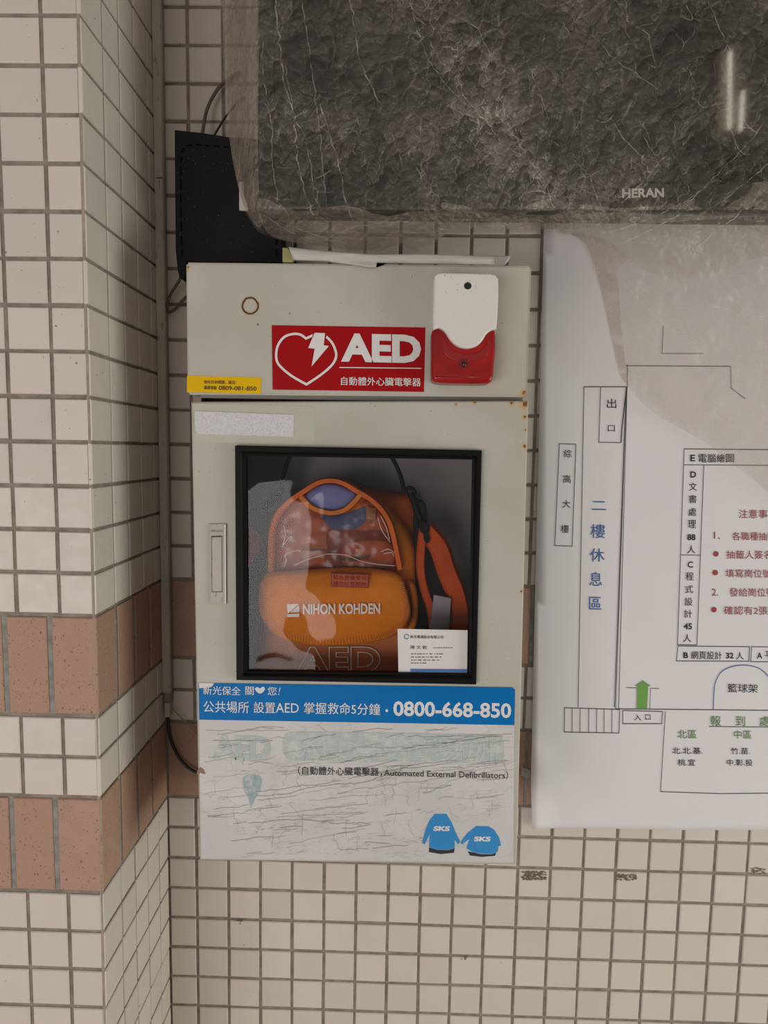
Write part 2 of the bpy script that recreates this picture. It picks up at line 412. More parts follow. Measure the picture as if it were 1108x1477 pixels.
for r, z0, z1, terra in ROWS:
    if not terra:
        edges = [XC] + [c * P_ for c in range(0, 62)]
    else:
        edges = [XC + i * P_ * 1.1 for i in range(0, 56)]
        # the chart side of the band: a joint right behind the cabinet's edge
    g = G if not terra else .006
    for a, b in zip(edges[:-1], edges[1:]):
        if a == XC: a2 = a + .0015
        else: a2 = a + g / 2
        w = b - g / 2 - a2; cx = (a2 + b - g / 2) / 2; cz = (z0 + z1) / 2; h = z1 - z0 - (G if not terra else .005)
        u, v = proj((cx, 0, cz)); hid = hidden(u, v)
        put_tile(cx, cz, w, h, 'b', M_TERRA if terra else M_TILE, (stuffT if terra else stuffB) if hid else None, wall)
stuffF = ([], []); stuffFT = ([], [])
for r, z0, z1, terra in ROWS:
    g = G if not terra else .0065; c1 = -.8653 * P_ ; f0 = XC - .8633 * P_
    edges = [XC - .0042 + g / 2, f0] + [f0 - k * P_ for k in range(1, 24)] if not terra else [XC - .002 + g / 2, XC - 1.12 * P_] + [XC - (1.12 + 1.06 * k) * P_ for k in range(1, 22)]
    for b, a in zip(edges[:-1], edges[1:]):
        w = b - a - g; cx = (a + b) / 2; cz = (z0 + z1) / 2; h = z1 - z0 - (G if not terra else .005)
        u, v = proj((cx, YC, cz)); hid = u < -40 or v < -45 or v > 1525
        put_tile(cx, cz, w, h, 'f', M_TERRA if terra else M_TILE, (stuffFT if terra else stuffF) if hid else None, pill)
    # side face
    s = [YC, YC + 1.0465 * P_] + [YC + (1.0465 + .8689 * k) * P_ for k in range(1, 4)] + [0.]
    if terra: s = [YC, YC + 1.10 * P_, YC + 2.16 * P_, YC + 3.2 * P_, 0.]
    for i, (a, b) in enumerate(zip(s[:-1], s[1:])):
        gs = g / 2 * (1.25 if terra else .8); a2 = a + (.0006 if i == 0 else gs); b2 = b - (.0025 if b == 0. else gs); cz = (z0 + z1) / 2; h = z1 - z0 - (G * .85 if not terra else .0045)
        u, v = proj((XC, (a2 + b2) / 2, cz)); hid = v < -60 or v > 1540
        put_tile((a2 + b2) / 2, cz, b2 - a2, h, 's', M_TERRA if terra else M_TILE, (stuffFT if terra else stuffF) if hid else None, pill)
for st, mt, par, nm in ((stuffB, M_TILE, wall, 'covered_tiles'), (stuffT, M_TERRA, wall, 'covered_terracotta_tiles'), (stuffF, M_TILE, pill, 'outlying_tiles'), (stuffFT, M_TERRA, pill, 'outlying_terracotta_tiles')):
    if st[0]: mesh(nm, st[0], st[1], mt, par)['kind'] = 'stuff'
# pale grout bead down the pillar's outer corner
bead = mesh('corner_grout', [(XC - .0045, YC + .0006, 0), (XC - .0012, YC + .0004, 0), (XC - .0012, YC + .004, 0), (XC - .0045, YC + .004, 0),
                             (XC - .0045, YC + .0006, 2.94), (XC - .0012, YC + .0004, 2.94), (XC - .0012, YC + .004, 2.94), (XC - .0045, YC + .004, 2.94)],
            [(0, 1, 2, 3), (4, 5, 6, 7), (0, 1, 5, 4), (1, 2, 6, 5), (2, 3, 7, 6), (3, 0, 4, 7)], M_GROUT_L, pill)
# tape marks left on the wall tiles
M_GLUE = (lambda n: n.fin((.16, .11, .07), .8, None, .2))(N('old_tape_glue'))
def residue(name, u0, v0, u1, v1, dens, seed):
    rr = np.random.default_rng(seed); V = []; F = []
    for i in range(dens):
        u = u0 + (u1 - u0) * rr.random(); v = v0 + (v1 - v0) * rr.random(); a = .5 + rr.random() * 2.6; b = .4 + rr.random() * 1.0
        ps = [(u - a, v), (u, v - b), (u + a * rr.random(), v - b * .3), (u + a, v + b * .4), (u, v + b)]; o = len(V); V += [at(x, y, -.0009 - .00002 * i / dens) for x, y in ps]; F.append((o, o + 1, o + 2, o + 3, o + 4))
    m_ = mesh(name, V, F, M_GLUE, wall); m_['kind'] = 'stuff'; m_['label'] = 'brown flecks of old tape glue'
residue('glue_residue', 753, 1257, 788, 1269, 150, 1); residue('glue_residue', 890, 1261, 918, 1270, 70, 2); residue('glue_residue', 1084, 1251, 1104, 1261, 30, 3)
residue('glue_residue', 331, 1326, 350, 1334, 6, 5); residue('glue_residue', 665, 1380, 676, 1384, 8, 6)

# added unseen column that carries the tube lamp mirrored in the screen
colm = box('added_lamp_column', 1.2, 1.6, -1.75, -1.42, 0, 2.95, M_CONC); tagS(colm)
# ================================================================== CABLE TRUNKING
def pvc(name, col):
    n = N(name); a = n.mix(n.ramp(n.noise(14, 4), .35, .7), col, tuple(c * .86 for c in col)); vz = n.scale(n.pos, (1, 1, .25))
    a = n.mix(n.math('MULTIPLY', n.ramp(n.noise(260, 2, .5, vz), .62, .72), .65), a, (.16, .13, .10)); return n.fin(a, .5, None, .4)
M_PVC = pvc('dusty_ivory_pvc', (.52, .455, .375)); M_PVCD = pvc('ivory_pvc_base', (.30, .255, .205))
tr = empty('cable_trunking', (-.037, 0, Z0 - 1.008), 'narrow ivory plastic cable trunking running down the inner corner left of the cabinet', 'cable duct')
box('duct_base', -.0415, -.0315, -.0145, -.0012, Z0 - .985, 2.9, M_PVCD, tr, bev=.0006)
box('duct_cover', -.0428, -.0312, -.0165, -.0148, Z0 - .97, 2.9, M_PVC, tr, bev=.0005)
box('duct_lip', -.0320, -.0312, -.0148, -.0092, Z0 - .97, 2.9, M_PVC, tr)
box('duct_stub', -.0405, -.0325, -.0160, -.0012, Z0 - 1.008, Z0 - .9855, M_PVC, tr, bev=.0006)
box('cover_joint', -.0400, -.0310, -.0169, -.0165, Z0 - .2335, Z0 - .2322, plain('joint_shadow_gap', (.08, .06, .05), .9), tr)

# ================================================================== AED CABINET
YF = -.17
def cab_mat(name, stains):
    n = N(name); base = (.425, .39, .325); a = n.mix(n.ramp(n.noise(6, 5), .35, .7), base, (.47, .44, .385))
    vz = n.scale(n.pos, (1, 1, .2)); a = n.mix(n.math('MULTIPLY', n.ramp(n.noise(30, 4, .6, vz), .6, .8), .25), a, (.36, .33, .27))
    a = n.mix(n.math('MULTIPLY', n.ramp(n.noise(260, 2, .5), .73, .76), .7), a, (.12, .10, .08))
    wob = n.noise(160, 4, .7); f = None
    for (u, v, r, kind) in stains:
        p = at(u, v, YF); d = n.dist(tuple(p)); dd = n.math('ADD', d, n.math('MULTIPLY', n.math('SUBTRACT', wob, .5), r * (1.6 if kind == 's' else .35)))
        if kind == 's':
            a = n.mix(n.ramp(dd, r * .5, r * 2.3, .7, 0), a, (.50, .31, .11)); a = n.mix(n.ramp(dd, r * .35, r * .8, 1, 0), a, (.16, .055, .02))
        elif kind == 'o':
            dk = n.math('ABSOLUTE', n.math('SUBTRACT', dd, r)); a = n.mix(n.ramp(dk, .0005, .0045, .55, 0), a, (.46, .27, .11)); a = n.mix(n.ramp(dk, .0004, .0017, 1, 0), a, (.05, .022, .012))
        elif kind == 'd':
            a = n.mix(n.ramp(dd, r * .6, r, .9, 0), a, (.09, .075, .06))
    return n.fin(a, .5, n.bump(n.noise(500, 2), .12, .0004), .3)
M_CAB1 = cab_mat('ivory_painted_steel_hood', [(361, 441, .0092, 'o'), (756, 567, .004, 's'), (757, 573, .003, 's'), (767, 386, .002, 's'), (270, 385, .003, 's'), (418, 452, .0012, 'd'), (372, 468, .0016, 'd')])
M_CAB2 = cab_mat('ivory_painted_steel_door', [(757, 583, .0055, 's'), (738, 581, .003, 's'), (685, 580, .002, 's'), (757, 601, .003, 's'), (757, 644, .003, 's'), (758, 620, .0018, 's'), (658, 583, .0015, 's'), (752, 853, .0022, 's'), (277, 580, .002, 's')])
M_DARKSTEEL = plain('dark_grey_steel_interior', (.26, .225, .21), .55, .12, 18)  # the interior steel's own dark grey
M_GAPST = plain('grey_steel_frame', (.20, .185, .16), .5, .1, 30)
cab = empty('defibrillator_cabinet', (.257, -.01, Z0 - 1.128), 'wall-mounted ivory steel defibrillator cabinet with rusty edges, red heart sign and windowed door', 'cabinet')
# hood
hq = [(268, 378), (767, 383), (760.5, 572.5), (270, 569)]
hexa('hood', hq, YF, -.012, M_CAB1, cab, .0022)
# body shell: five steel sheets, open to the front
bl, br_, bt, bb = .060, .452, Z0 - .540, Z0 - 1.122
def shellbox(nm, *a): return box(nm, *a, M_GAPST, cab)
box('side_panel', bl, bl + .0015, -.152, -.012, bb, bt, M_GAPST, cab); box('side_panel', br_ - .0015, br_, -.152, -.012, bb, bt, M_GAPST, cab)
box('bottom_panel', bl + .0015, br_ - .0015, -.152, -.012, bb, bb + .0015, M_GAPST, cab)
box('back_panel', bl + .0015, br_ - .0015, -.0135, -.012, bb + .0015, bt, M_DARKSTEEL, cab)
box('shelf', bl + .002, br_ - .002, -.150, -.014, Z0 - .898, Z0 - .8965, M_DARKSTEEL, cab)
box('neck', bl + .002, br_ - .002, -.158, -.014, bt - .004, bt + .004, M_GAPST, cab)
box('mounting_rail', .12, .40, -.012, -.0005, Z0 - .50, Z0 - .46, M_GAPST, cab); box('mounting_rail', .12, .40, -.012, -.0005, Z0 - 1.08, Z0 - 1.04, M_GAPST, cab)
# door with window opening
dq = [(275.5, 579.5), (762.5, 578), (745.5, 1248), (288, 1241)]
wo = [(347, 650), (688, 656), (681, 977), (350, 971)]
DY = -.154
def door():
    O = [at(u, v, YF) for u, v in dq]; I = [at(u, v, YF) for u, v in wo]; V = []; c = .0016
    cen = sum(O) / 4
    O2 = [p + (cen - p) * np.array([c / abs(cen[0] - p[0]), 0, c / abs(cen[2] - p[2])]) for p in O]
    def yy(p, y): q = p.copy(); q[1] = y; return q
    L = [[yy(p, DY) for p in O], [yy(p, YF + c) for p in O], [yy(p, YF + c * .3) for p in [(a * .3 + b * .7) for a, b in zip(O, O2)]], [yy(p, YF) for p in O2], I, [yy(p, DY) for p in I]]
    for l in L: V += l
    F = []
    for k in range(len(L)):
        k2 = (k + 1) % len(L)
        for i in range(4): j = (i + 1) % 4; F.append((k * 4 + i, k * 4 + j, k2 * 4 + j, k2 * 4 + i))
    return mesh('door', V, F, M_CAB2, cab)
drs = door(); tag(drs, 'ivory steel door with a black-rimmed window')
# lighter scuffed hinge-side edge line and old tape marks
M_RUB = plain('black_rubber_gasket', (.006, .0055, .0055), .5, .15, 90, .2, 500, .10)
def gasket():
    outer = [(340.5, 642.5), (694.5, 649.5), (686.5, 985), (342.5, 978.5)]; inner = [(356, 657.5), (681.5, 663), (676, 970), (357.5, 967)]
    prof = [(0, YF), (.03, -.1765), (.14, -.1785), (.55, -.1785), (.70, -.1770), (.78, -.1745), (1, -.1735), (1.0, -.1665)]
    V = []; F = []
    for t, y in prof:
        for k in range(4):
            a = np.array(outer[k]) * (1 - t) + np.array(inner[k]) * t; q = at(a[0], a[1], YF); q[1] = y; V.append(q)
    n = len(prof)
    for k in range(n - 1):
        for i in range(4): j = (i + 1) % 4; F.append((k * 4 + i, k * 4 + j, (k + 1) * 4 + j, (k + 1) * 4 + i))
    return mesh('window_gasket', V, F, M_RUB, drs)
gk = gasket(); gk['label'] = 'black rubber window gasket'
# dust lying in the gasket corner
def pane_mat():
    n = N('clear_acrylic'); n.n.remove(n.b); tr_ = n.n.new('ShaderNodeBsdfTransparent'); tr_.inputs[0].default_value = (.93, .93, .93, 1)
    gl = n.n.new('ShaderNodeBsdfGlossy'); gl.inputs['Roughness'].default_value = .03
    bmp = n.bump(n.noise(7, 2, .5), .5, .010); n.l.new(bmp, gl.inputs['Normal'])
    fr = n.n.new('ShaderNodeFresnel'); fr.inputs['IOR'].default_value = 1.49
    mx = n.n.new('ShaderNodeMixShader'); n.l.new(n.math('MULTIPLY', fr.outputs[0], .60), mx.inputs[0]); n.l.new(tr_.outputs[0], mx.inputs[1]); n.l.new(gl.outputs[0], mx.inputs[2])
    n.l.new(mx.outputs[0], n.out.inputs[0]); return n.m
M_PANE = pane_mat()
pq = [(354, 655.5), (683, 661), (677.5, 972), (355.5, 969)]
pn = flat('window_pane', pq, -.1685, M_PANE, drs); pn['label'] = 'clear acrylic window with soft reflections'
# flush paddle lock
M_ALU = pvc('scuffed_grey_metal', (.42, .37, .335)); M_ALU2 = plain('bright_metal_edge', (.62, .58, .50), .35, .05)
M_SLOT = plain('dark_slot', (.03, .025, .022), .7)
lk = slab('paddle_lock', [(301.5, 755.5), (325.5, 755), (326, 871.5), (302.5, 871.5)], YF - .0022, YF, M_ALU, cab, 1.2); lk['label'] = 'flush metal paddle lock plate'
slab('lock_slot', [(304.8, 773), (320.5, 772.6), (321, 854.2), (305.6, 854.4)], YF - .0024, YF - .0020, M_SLOT, lk, .2)
slab('lock_paddle', [(305.3, 774.6), (319.6, 774.3), (320.1, 853.3), (306, 853.5)], YF - .0034, YF - .0022, M_ALU, lk, .8)
slab('bright_edge', [(323.4, 756.5), (325.7, 756.4), (326.1, 871), (323.9, 871)], YF - .0032, YF - .0020, M_ALU2, lk, .5)
dk = Print(lambda u, v: YF - .0026, True); dk.text('PUSH-LOCK', (304, 764.5), (321.5, 764.5), 2.6, .01); dk.poly([(309, 843), (319, 843), (319, 844.4), (309, 844.4)])
dk.build('lock_lettering', plain('grey_stamping', (.16, .13, .12), .7), lk)
# ---- stickers
def vinyl(name, col, rough=.35): return plain(name, col, rough, .05, 25, .06, 500, .07)
M_RED = vinyl('red_vinyl', (.34, .006, .008)); M_WHT = vinyl('white_print', (.70, .66, .64)); M_YEL = vinyl('yellow_vinyl', (.72, .43, .005)); M_BLU = vinyl('blue_print', (.005, .145, .41))
M_BLKP = plain('black_print', (.018, .016, .018), .6); M_BROWNP = plain('dark_brown_print', (.07, .03, .01), .6)
YS = YF - .0004; YP = YS - .0003
s1 = flat('sign_sticker', [(392, 469), (613.7, 472.3), (611.6, 565.3), (393.4, 562)], YS, M_RED, cab); s1['label'] = 'red and white heart and lightning sign sticker'
fp = lambda u, v: YP
p = Print(fp)
heart = spline([(441.5, 488.3), (434, 483), (424, 481.6), (411, 485.5), (402, 496), (398.5, 509), (400, 522), (408, 532), (422, 543), (442, 554.5)], 5)
heart = [tuple(a) for a in heart[:-1]] + [(442, 554.5)]
h2 = spline([(442, 554.5), (461, 542), (476, 529.5), (483, 520), (485, 510), (480, 496), (471, 486), (461, 482), (452, 483.5), (441.5, 488.3)], 5)
p.line([tuple(a) for a in heart][0:] + [tuple(a) for a in h2[1:-1]], 3.4, True)
p.build('heart_outline', M_WHT, s1)
YP2 = lambda u, v: YP - .0002
p = Print(lambda u, v: YP - .0001); p.poly([(452.5, 478), (473, 478.5), (466, 500), (447, 499)]); p.build('bolt_gap', M_RED, s1)
p = Print(YP2); p.poly([(454, 480), (469, 480.5), (467, 498), (474.5, 499), (449.5, 528.5), (454, 502.8), (444.5, 502)])
p.text('AED', (492, 480.5), (607.5, 483), 41, .045)
p.line([(489.5, 530), (608, 531.3)], 1.3); p.text('自動體外心臟電擊器', (492, 543.5), (607, 545.2), 12, .018)
p.build('sign_lettering', M_WHT, s1)
s2 = flat('service_sticker', [(270, 541.8), (377, 544.5), (376.5, 568), (269.5, 565.5)], YS, M_YEL, cab); s2['label'] = 'small yellow service hotline sticker'
p = Print(fp); p.text('如有任何問題，請洽：', (294.5, 548.2), (341, 549), 5.4, .03); p.text('服務專線', (294.5, 556.2), (312.5, 556.6), 5.4, .03)
p.text('0809-081-850', (315.5, 556.2), (370, 557.4), 6.4, .02); p.build('service_lettering', M_BROWNP, s2)
# rectangular tape residue and a white foam tape strip on the door
M_TAPEOLD = plain('yellowed_tape', (.44, .42, .335), .4, .05); M_VELC = (lambda n: n.fin(n.mix(n.ramp(n.voro(420), .2, .7), (.53, .50, .51), (.60, .57, .585)), .8, n.bump(n.voro(420), .6, .0008)))(N('white_hook_strip'))
s3 = slab('tape_patch', [(278, 581.5), (452, 586), (455.5, 590), (453.5, 638), (450, 641), (278.5, 638)], YF - .0003, YF, M_TAPEOLD, cab, .3); s3['label'] = 'yellowed old tape patch'
slab('hook_strip', [(280, 592.5), (424, 597.8), (423.5, 630.2), (282, 626)], YF - .0016, YF - .0003, M_VELC, cab, .8)['label'] = 'white fuzzy hook-and-loop strip'
# big lower poster sticker
def worn_white():
    n = N('cracked_white_vinyl'); a = n.mix(n.ramp(n.noise(10, 5), .3, .7), (.60, .56, .545), (.52, .49, .475))
    c = at(500, 1150, YF); reg = n.ramp(n.dist(tuple(c), (1, .1, 2.2)), .15, .25, 1, 0)
    r = n.rot(n.pos, .12); st = n.scale(r, (.10, 1, 1)); nn = n.noise(85, 5, .65, st, .25); l1 = n.ramp(n.math('ABSOLUTE', n.math('SUBTRACT', nn, .5)), 0, .012, 1, 0)
    g = n.ramp(n.noise(26, 4), .40, .62); l1 = n.math('MULTIPLY', n.math('MULTIPLY', l1, g), reg)
    v = n.voro(46, 'DISTANCE_TO_EDGE', n.rot(n.scale(n.pos, (.6, 1, 1.3)), .3)); l2 = n.math('MULTIPLY', n.ramp(v, 0, .02, 1, 0), n.ramp(n.noise(14, 3), .47, .62))
    gr = n.math('MULTIPLY', n.math('MULTIPLY', n.ramp(n.noise(22, 6, .75), .5, .75), reg), .45)
    a = n.mix(gr, a, (.36, .345, .325)); a = n.mix(n.math('MULTIPLY', l1, .75), a, (.13, .11, .10)); a = n.mix(n.math('MULTIPLY', l2, .45), a, (.25, .22, .20))
    return n.fin(a, .5, n.bump(n.noise(200, 3), .15, .0005), .35)
M_WORN = worn_white()
s4 = flat('notice_sticker', [(286.5, 985), (742.5, 991.5), (740.5, 1244.5), (290, 1238)], YS, M_WORN, cab); s4['label'] = 'scratched white and blue emergency hotline notice sticker'
p = Print(fp); p.poly([(286.5, 985), (739, 991.4), (743, 994.5), (742, 1046), (287.5, 1038)]); p.build('blue_banner', M_BLU, s4)
p = Print(YP2); p.text('新光保全', (293, 989.3), (347, 990.5), 12.5, .018); p.text('關', (354, 990), (366, 990.4), 12.3, .018); p.text('您', (386, 990.5), (399, 990.7), 12, .012); p.text('!', (401.5, 991.5), (404.5, 991.5), 11, .01, .3)
hp = [(375, 1000.5), (369, 996), (368, 992.8), (371.5, 991), (375, 993), (379, 990.5), (382, 992.5), (381, 996.5)]; p.poly(sp2(hp, 4))
p.text('公共場所', (293.5, 1011), (359, 1012.3), 16.5, .012); p.text('設置', (366, 1012.3), (397, 1012.9), 16, .012); p.text('AED', (398, 1014), (431, 1014.6), 13.6, .004)
p.text('掌握救命5分鐘', (438.5, 1012.6), (548.5, 1014.8), 16.8, .012); p.text('0800-668-850', (567.5, 1010.8), (737.5, 1014), 22, .026)
cc = [(558 + 2.1 * math.cos(a), 1025 + 2.1 * math.sin(a)) for a in np.linspace(0, 2 * math.pi, 12)[:-1]]; p.poly(cc)
p.poly([(287, 985), (309, 985.5), (306, 990), (300, 990.5), (296, 993.5), (291, 992), (287.5, 993)])
p.build('banner_lettering', M_WHT, s4)
def faded(nm, c):
    n = N(nm); return n.fin(n.mix(n.ramp(n.noise(75, 6, .75), .44, .72), c, (.575, .54, .525)), .6)
M_FADE = faded('faded_pale_print', (.40, .435, .42)); M_FADE2 = faded('washed_blue_print', (.30, .36, .38)); M_FADE3 = faded('ghost_print', (.455, .47, .455))
p = Print(fp); p.text('AED', (307, 1060), (391, 1062), 35, .05)
def rr(u0, v0, u1, v1, r, sl=0.):
    out = []
    for cx_, cy2, a0 in ((u1 - r, v0 + r, -90), (u1 - r, v1 - r, 0), (u0 + r, v1 - r, 90), (u0 + r, v0 + r, 180)):
        for k in range(6): a = math.radians(a0 + k * 18); x = cx_ + r * math.cos(a); out.append((x, cy2 + r * math.sin(a) + (x - u0) * sl))
    return out
p.poly(rr(409, 1055, 727, 1097, 13, .014)); p.build('faded_band', M_FADE, s4)
p = Print(YP2); p.text('AED 設置場所', (432, 1063), (716, 1067), 31, .0); p.build('faded_lettering', M_FADE3, s4)
p = Print(fp); p.poly(sp2([(352, 1120), (375, 1119), (376, 1138), (368, 1152), (362, 1165), (358, 1150), (352, 1140)], 4)); p.build('faded_mark', M_FADE2, s4)
p = Print(YP2); p.text('（自動體外心臟電擊器，', (430, 1105.4), (551, 1107.5), 12.2, .006); p.text('Automated External Defibrillators）', (554, 1108.5), (733, 1112.5), 11.6, .003); p.build('notice_lettering', M_BLKP, s4)
# hairline cracks and scratches across the worn sticker
rs = np.random.default_rng(21); p = Print(lambda u, v: YP - .0003)
for i in range(150):
    v = rs.uniform(1048, 1238); u = rs.uniform(292, 700); L_ = rs.uniform(14, 60) if i > 26 else rs.uniform(90, 210); sl = -rs.uniform(.04, .2); q = [(u, v)]
    if v > 1195 and rs.random() < .5: continue
    while q[-1][0] < min(u + L_, 737):
        x, y = q[-1]; q.append((x + rs.uniform(4, 9), y + sl * 6 + rs.normal(0, .9)))
    if min(a[1] for a in q) < 1048 or len(q) < 3: continue
    if any(u_ > 606 and v_ > 1128 for u_, v_ in q) and rs.random() < .8: continue
    p.line(q, rs.uniform(.22, .5))
for i in range(34):
    u = rs.uniform(330, 735); v = rs.uniform(1060, 1215); q = [(u, v)]
    for k in range(int(rs.integers(3, 7))): q.append((q[-1][0] + rs.normal(0, 1.8), q[-1][1] + rs.uniform(3, 6)))
    if max(a[1] for a in q) < 1240: p.line(q, .28)
scr = p.build('hairline_scratches', plain('scratch_dirt', (.24, .215, .20), .8, .3, 200), s4); scr['kind'] = 'stuff'
# two plain blue printed uniform shapes with their emblem lettering
M_UNI = vinyl('uniform_blue_print', (.045, .24, .52), .5)
p = Print(fp, True)
p.poly([(627, 1174), (644, 1174), (652, 1187), (657, 1200), (664, 1214), (661, 1218), (656, 1211), (656, 1223), (648, 1226), (632, 1225.5), (619, 1222), (620, 1203), (613, 1218), (609, 1216), (614, 1196), (620, 1183)])
p.poly([(687, 1191.5), (705, 1192), (713, 1197), (720, 1208), (723, 1219), (719, 1221), (718, 1228), (710, 1232), (694, 1231), (682, 1229), (673, 1224), (677, 1210), (667, 1218), (664, 1215), (674, 1202)])
p.build('blue_uniform_print', M_UNI, s4)
p = Print(fp, True); p.poly([(619, 1222.5), (632, 1226), (648, 1226.5), (656, 1223.5), (655, 1230), (636, 1232), (619, 1229)]); p.poly([(675, 1228), (694, 1232), (710, 1232.5), (716, 1229.5), (714, 1234.5), (695, 1236), (678, 1234)]); p.build('black_hem_print', M_BLKP, s4)
p = Print(YP2, True); p.text('SKS', (625, 1191.5), (649, 1191.8), 7, .05, .1); p.text('SKS', (683.5, 1206.5), (708, 1206.8), 7, .05, .1); p.build('emblem_lettering', M_WHT, s4)
# brown scab of torn tape at the sticker's left edge
p = Print(YP2); p.poly([(283.5, 1117), (285, 1111), (289, 1106.5), (293, 1109), (296.5, 1116.5), (292, 1116), (289, 1114.5), (286, 1117.5)]); p.build('torn_tape_scab', plain('brown_tape', (.25, .15, .10), .8), s4)

# ================================================================== SIREN
M_SIR = (lambda n: n.fin(n.mix(n.math('MULTIPLY', n.ramp(n.noise(230, 3, .6), .62, .70), n.ramp(n.dist(tuple(at(655, 398, -.2)), (1, .3, 1.6)), .01, .05, 1, .08)), (.66, .60, .56), (.28, .24, .20)), .42, None, .45))(N('aged_white_plastic'))
def redlens():
    n = N('translucent_red_lens'); a = n.mix(n.ramp(n.noise(40, 3), .3, .7), (.33, .006, .004), (.24, .004, .003))
    return n.fin(a, .25, n.bump(n.noise(60, 2), .1, .001), .3, **{'Coat Weight': .12, 'Coat Roughness': .15})
M_LENS = redlens(); M_LENSD = plain('dark_red_reflector', (.16, .006, .004), .3); M_BLK = plain('black_hole', (.008, .007, .006), .8)
sr = empty('alarm_siren', tuple(at(668, 553, YF)), 'white wall siren with red strobe lens mounted on the cabinet hood', 'alarm')
slab('lens', sp2([(623.5, 477), (633, 470), (648, 468), (690, 469), (708, 472), (714.5, 477), (715.5, 500), (713, 530), (711.5, 545), (707, 551.5), (695, 553), (660, 552.8), (632, 551.5), (624.5, 548), (622.5, 541), (622.5, 510)], 4), YF - .027, YF - .0, M_LENS, sr, 6, True, 4)
lensf = lambda u, v: YF - .0273
p = Print(lensf)
wp = [(626, 404), (627, 397), (631, 393.8), (640, 392.8), (674, 393.4), (708, 394.3), (715, 396), (719, 401), (719.4, 425), (718.2, 455), (716.5, 474.5)]
curve = [(712, 475), (706, 478), (701, 483), (697, 490), (691, 496.5), (684, 500.3), (674, 502.3), (664, 500.8), (656, 496.5), (650, 490.5), (645, 483), (641, 477.5), (634, 473.2), (629, 473.8), (625, 475.5)]
cov = slab('cover', wp + sp2(curve, 3, False) + [(624.3, 460), (625.4, 430)], YF - .0335, YF - .0, M_SIR, sr, 3, False, 4)
hole = [(674.8 + 5.4 * math.cos(a), 412.3 + 5.2 * math.sin(a)) for a in np.linspace(0, 2 * math.pi, 25)[:-1]]
p = Print(lambda u, v: YF - .0337); p.poly(hole); p.build('sounder_hole', M_BLK, sr)
def ring(cx_, cy2, r0, r1, Y, mat, name, par, a0=0, a1=360):
    pts = [(cx_ + (r0 + r1) / 2 * math.cos(math.radians(a)), cy2 + (r0 + r1) / 2 * math.sin(math.radians(a))) for a in np.linspace(a0, a1, 30)]
    return ribbon(name, pts, r1 - r0, Y, mat, par)
slab('reflector', sp2([(640, 484), (648, 500), (660, 508), (674, 511), (690, 508), (701, 498), (706, 486), (708, 500), (700, 515), (688, 520), (668, 522), (652, 518), (641, 508)], 4), YF - .0276, YF - .0268, plain('deep_red_reflector', (.27, .006, .004), .3), sr, .8)
p = Print(lambda u, v: YF - .0279); p.poly([(669 + 6.6 * math.cos(a), 523.5 + 7.4 * math.sin(a)) for a in np.linspace(0, 2 * math.pi, 21)[:-1]]); p.build('lamp_socket', M_LENSD, sr)
bm = bmesh.new(); bmesh.ops.create_uvsphere(bm, u_segments=14, v_segments=9, radius=.0026); q0 = at(669.5, 525.5, YF - .0285)
V = [np.array(v.co) * np.array([1, .8, 1.2]) + q0 for v in bm.verts]; bm.verts.index_update(); F = [tuple(v.index for v in f.verts) for f in bm.faces]; bm.free()
mesh('lamp_bulb', V, F, plain('dark_glossy_bulb', (.05, .01, .01), .1), sr, smooth=True)

# ================================================================== DEFIBRILLATOR BAG
def fabric(name, col, rough=.75, weave=900):
    n = N(name); a = n.mix(n.ramp(n.noise(28, 4), .3, .7), col, tuple(c * .8 for c in col)); a = n.mix(n.math('MULTIPLY', n.noise(weave, 2), .35), a, tuple(c * .7 for c in col))
    return n.fin(a, rough, n.bump(n.noise(weave, 2), .5, .0006), .25)
M_ORG = fabric('orange_nylon', (.76, .215, .010)); M_ORGD = fabric('orange_nylon_lower_pouch', (.58, .185, .07)); M_BIND = fabric('orange_binding', (.74, .15, .025)); M_STR = fabric('orange_webbing', (.60, .085, .012), .8, 1400)
M_LAV = fabric('lavender_cloth', (.20, .20, .42)); M_INN = fabric('salmon_inner_cloth', (.50, .115, .04)); M_INN2 = fabric('dark_inner_cloth', (.27, .045, .02)); M_BCORD = plain('black_cord', (.006, .006, .007), .6, spec=.15)
M_GRYF = fabric('grey_interior_felt', (.07, .066, .07)); M_BWEB = fabric('black_webbing', (.012, .011, .012))
bag = empty('defibrillator_bag', tuple(at(485, 975, -.06)), 'orange nylon defibrillator bag with clear pocket behind the cabinet window', 'bag')
SH = Z0 - .8965
body = sp2([(383, 985), (377, 940), (381, 900), (381, 850), (384, 800), (386, 765), (396, 738), (420, 716), (448, 700), (478, 692), (505, 696), (535, 712), (565, 735), (590, 768), (602, 800), (603, 860), (598, 900), (588, 985)], 4)
sheet('bag_body', body, 5, dome(-.105, .022, 26, .003, 40, 3), M_ORG, bag, back=-.045)
rear = sp2([(515, 705), (530, 704.5), (548, 709), (562, 711), (580, 712), (592, 714), (600, 730), (601, 745), (606, 772), (608, 800), (607, 850), (602, 905), (597, 985), (500, 985), (500, 760)], 4)
sheet('rear_pouch', rear, 5, dome(-.072, .015, 18, .004, 16, 8), fabric('burnt_orange_nylon', (.58, .11, .02)), bag, back=-.03)
sheet('lower_pouch', sp2([(384, 985), (381, 925), (386, 900), (430, 895), (540, 895), (590, 900), (594, 925), (590, 985)], 4), 5, dome(-.114, .01, 14, .002, 30, 2), M_ORGD, bag, back=-.1)
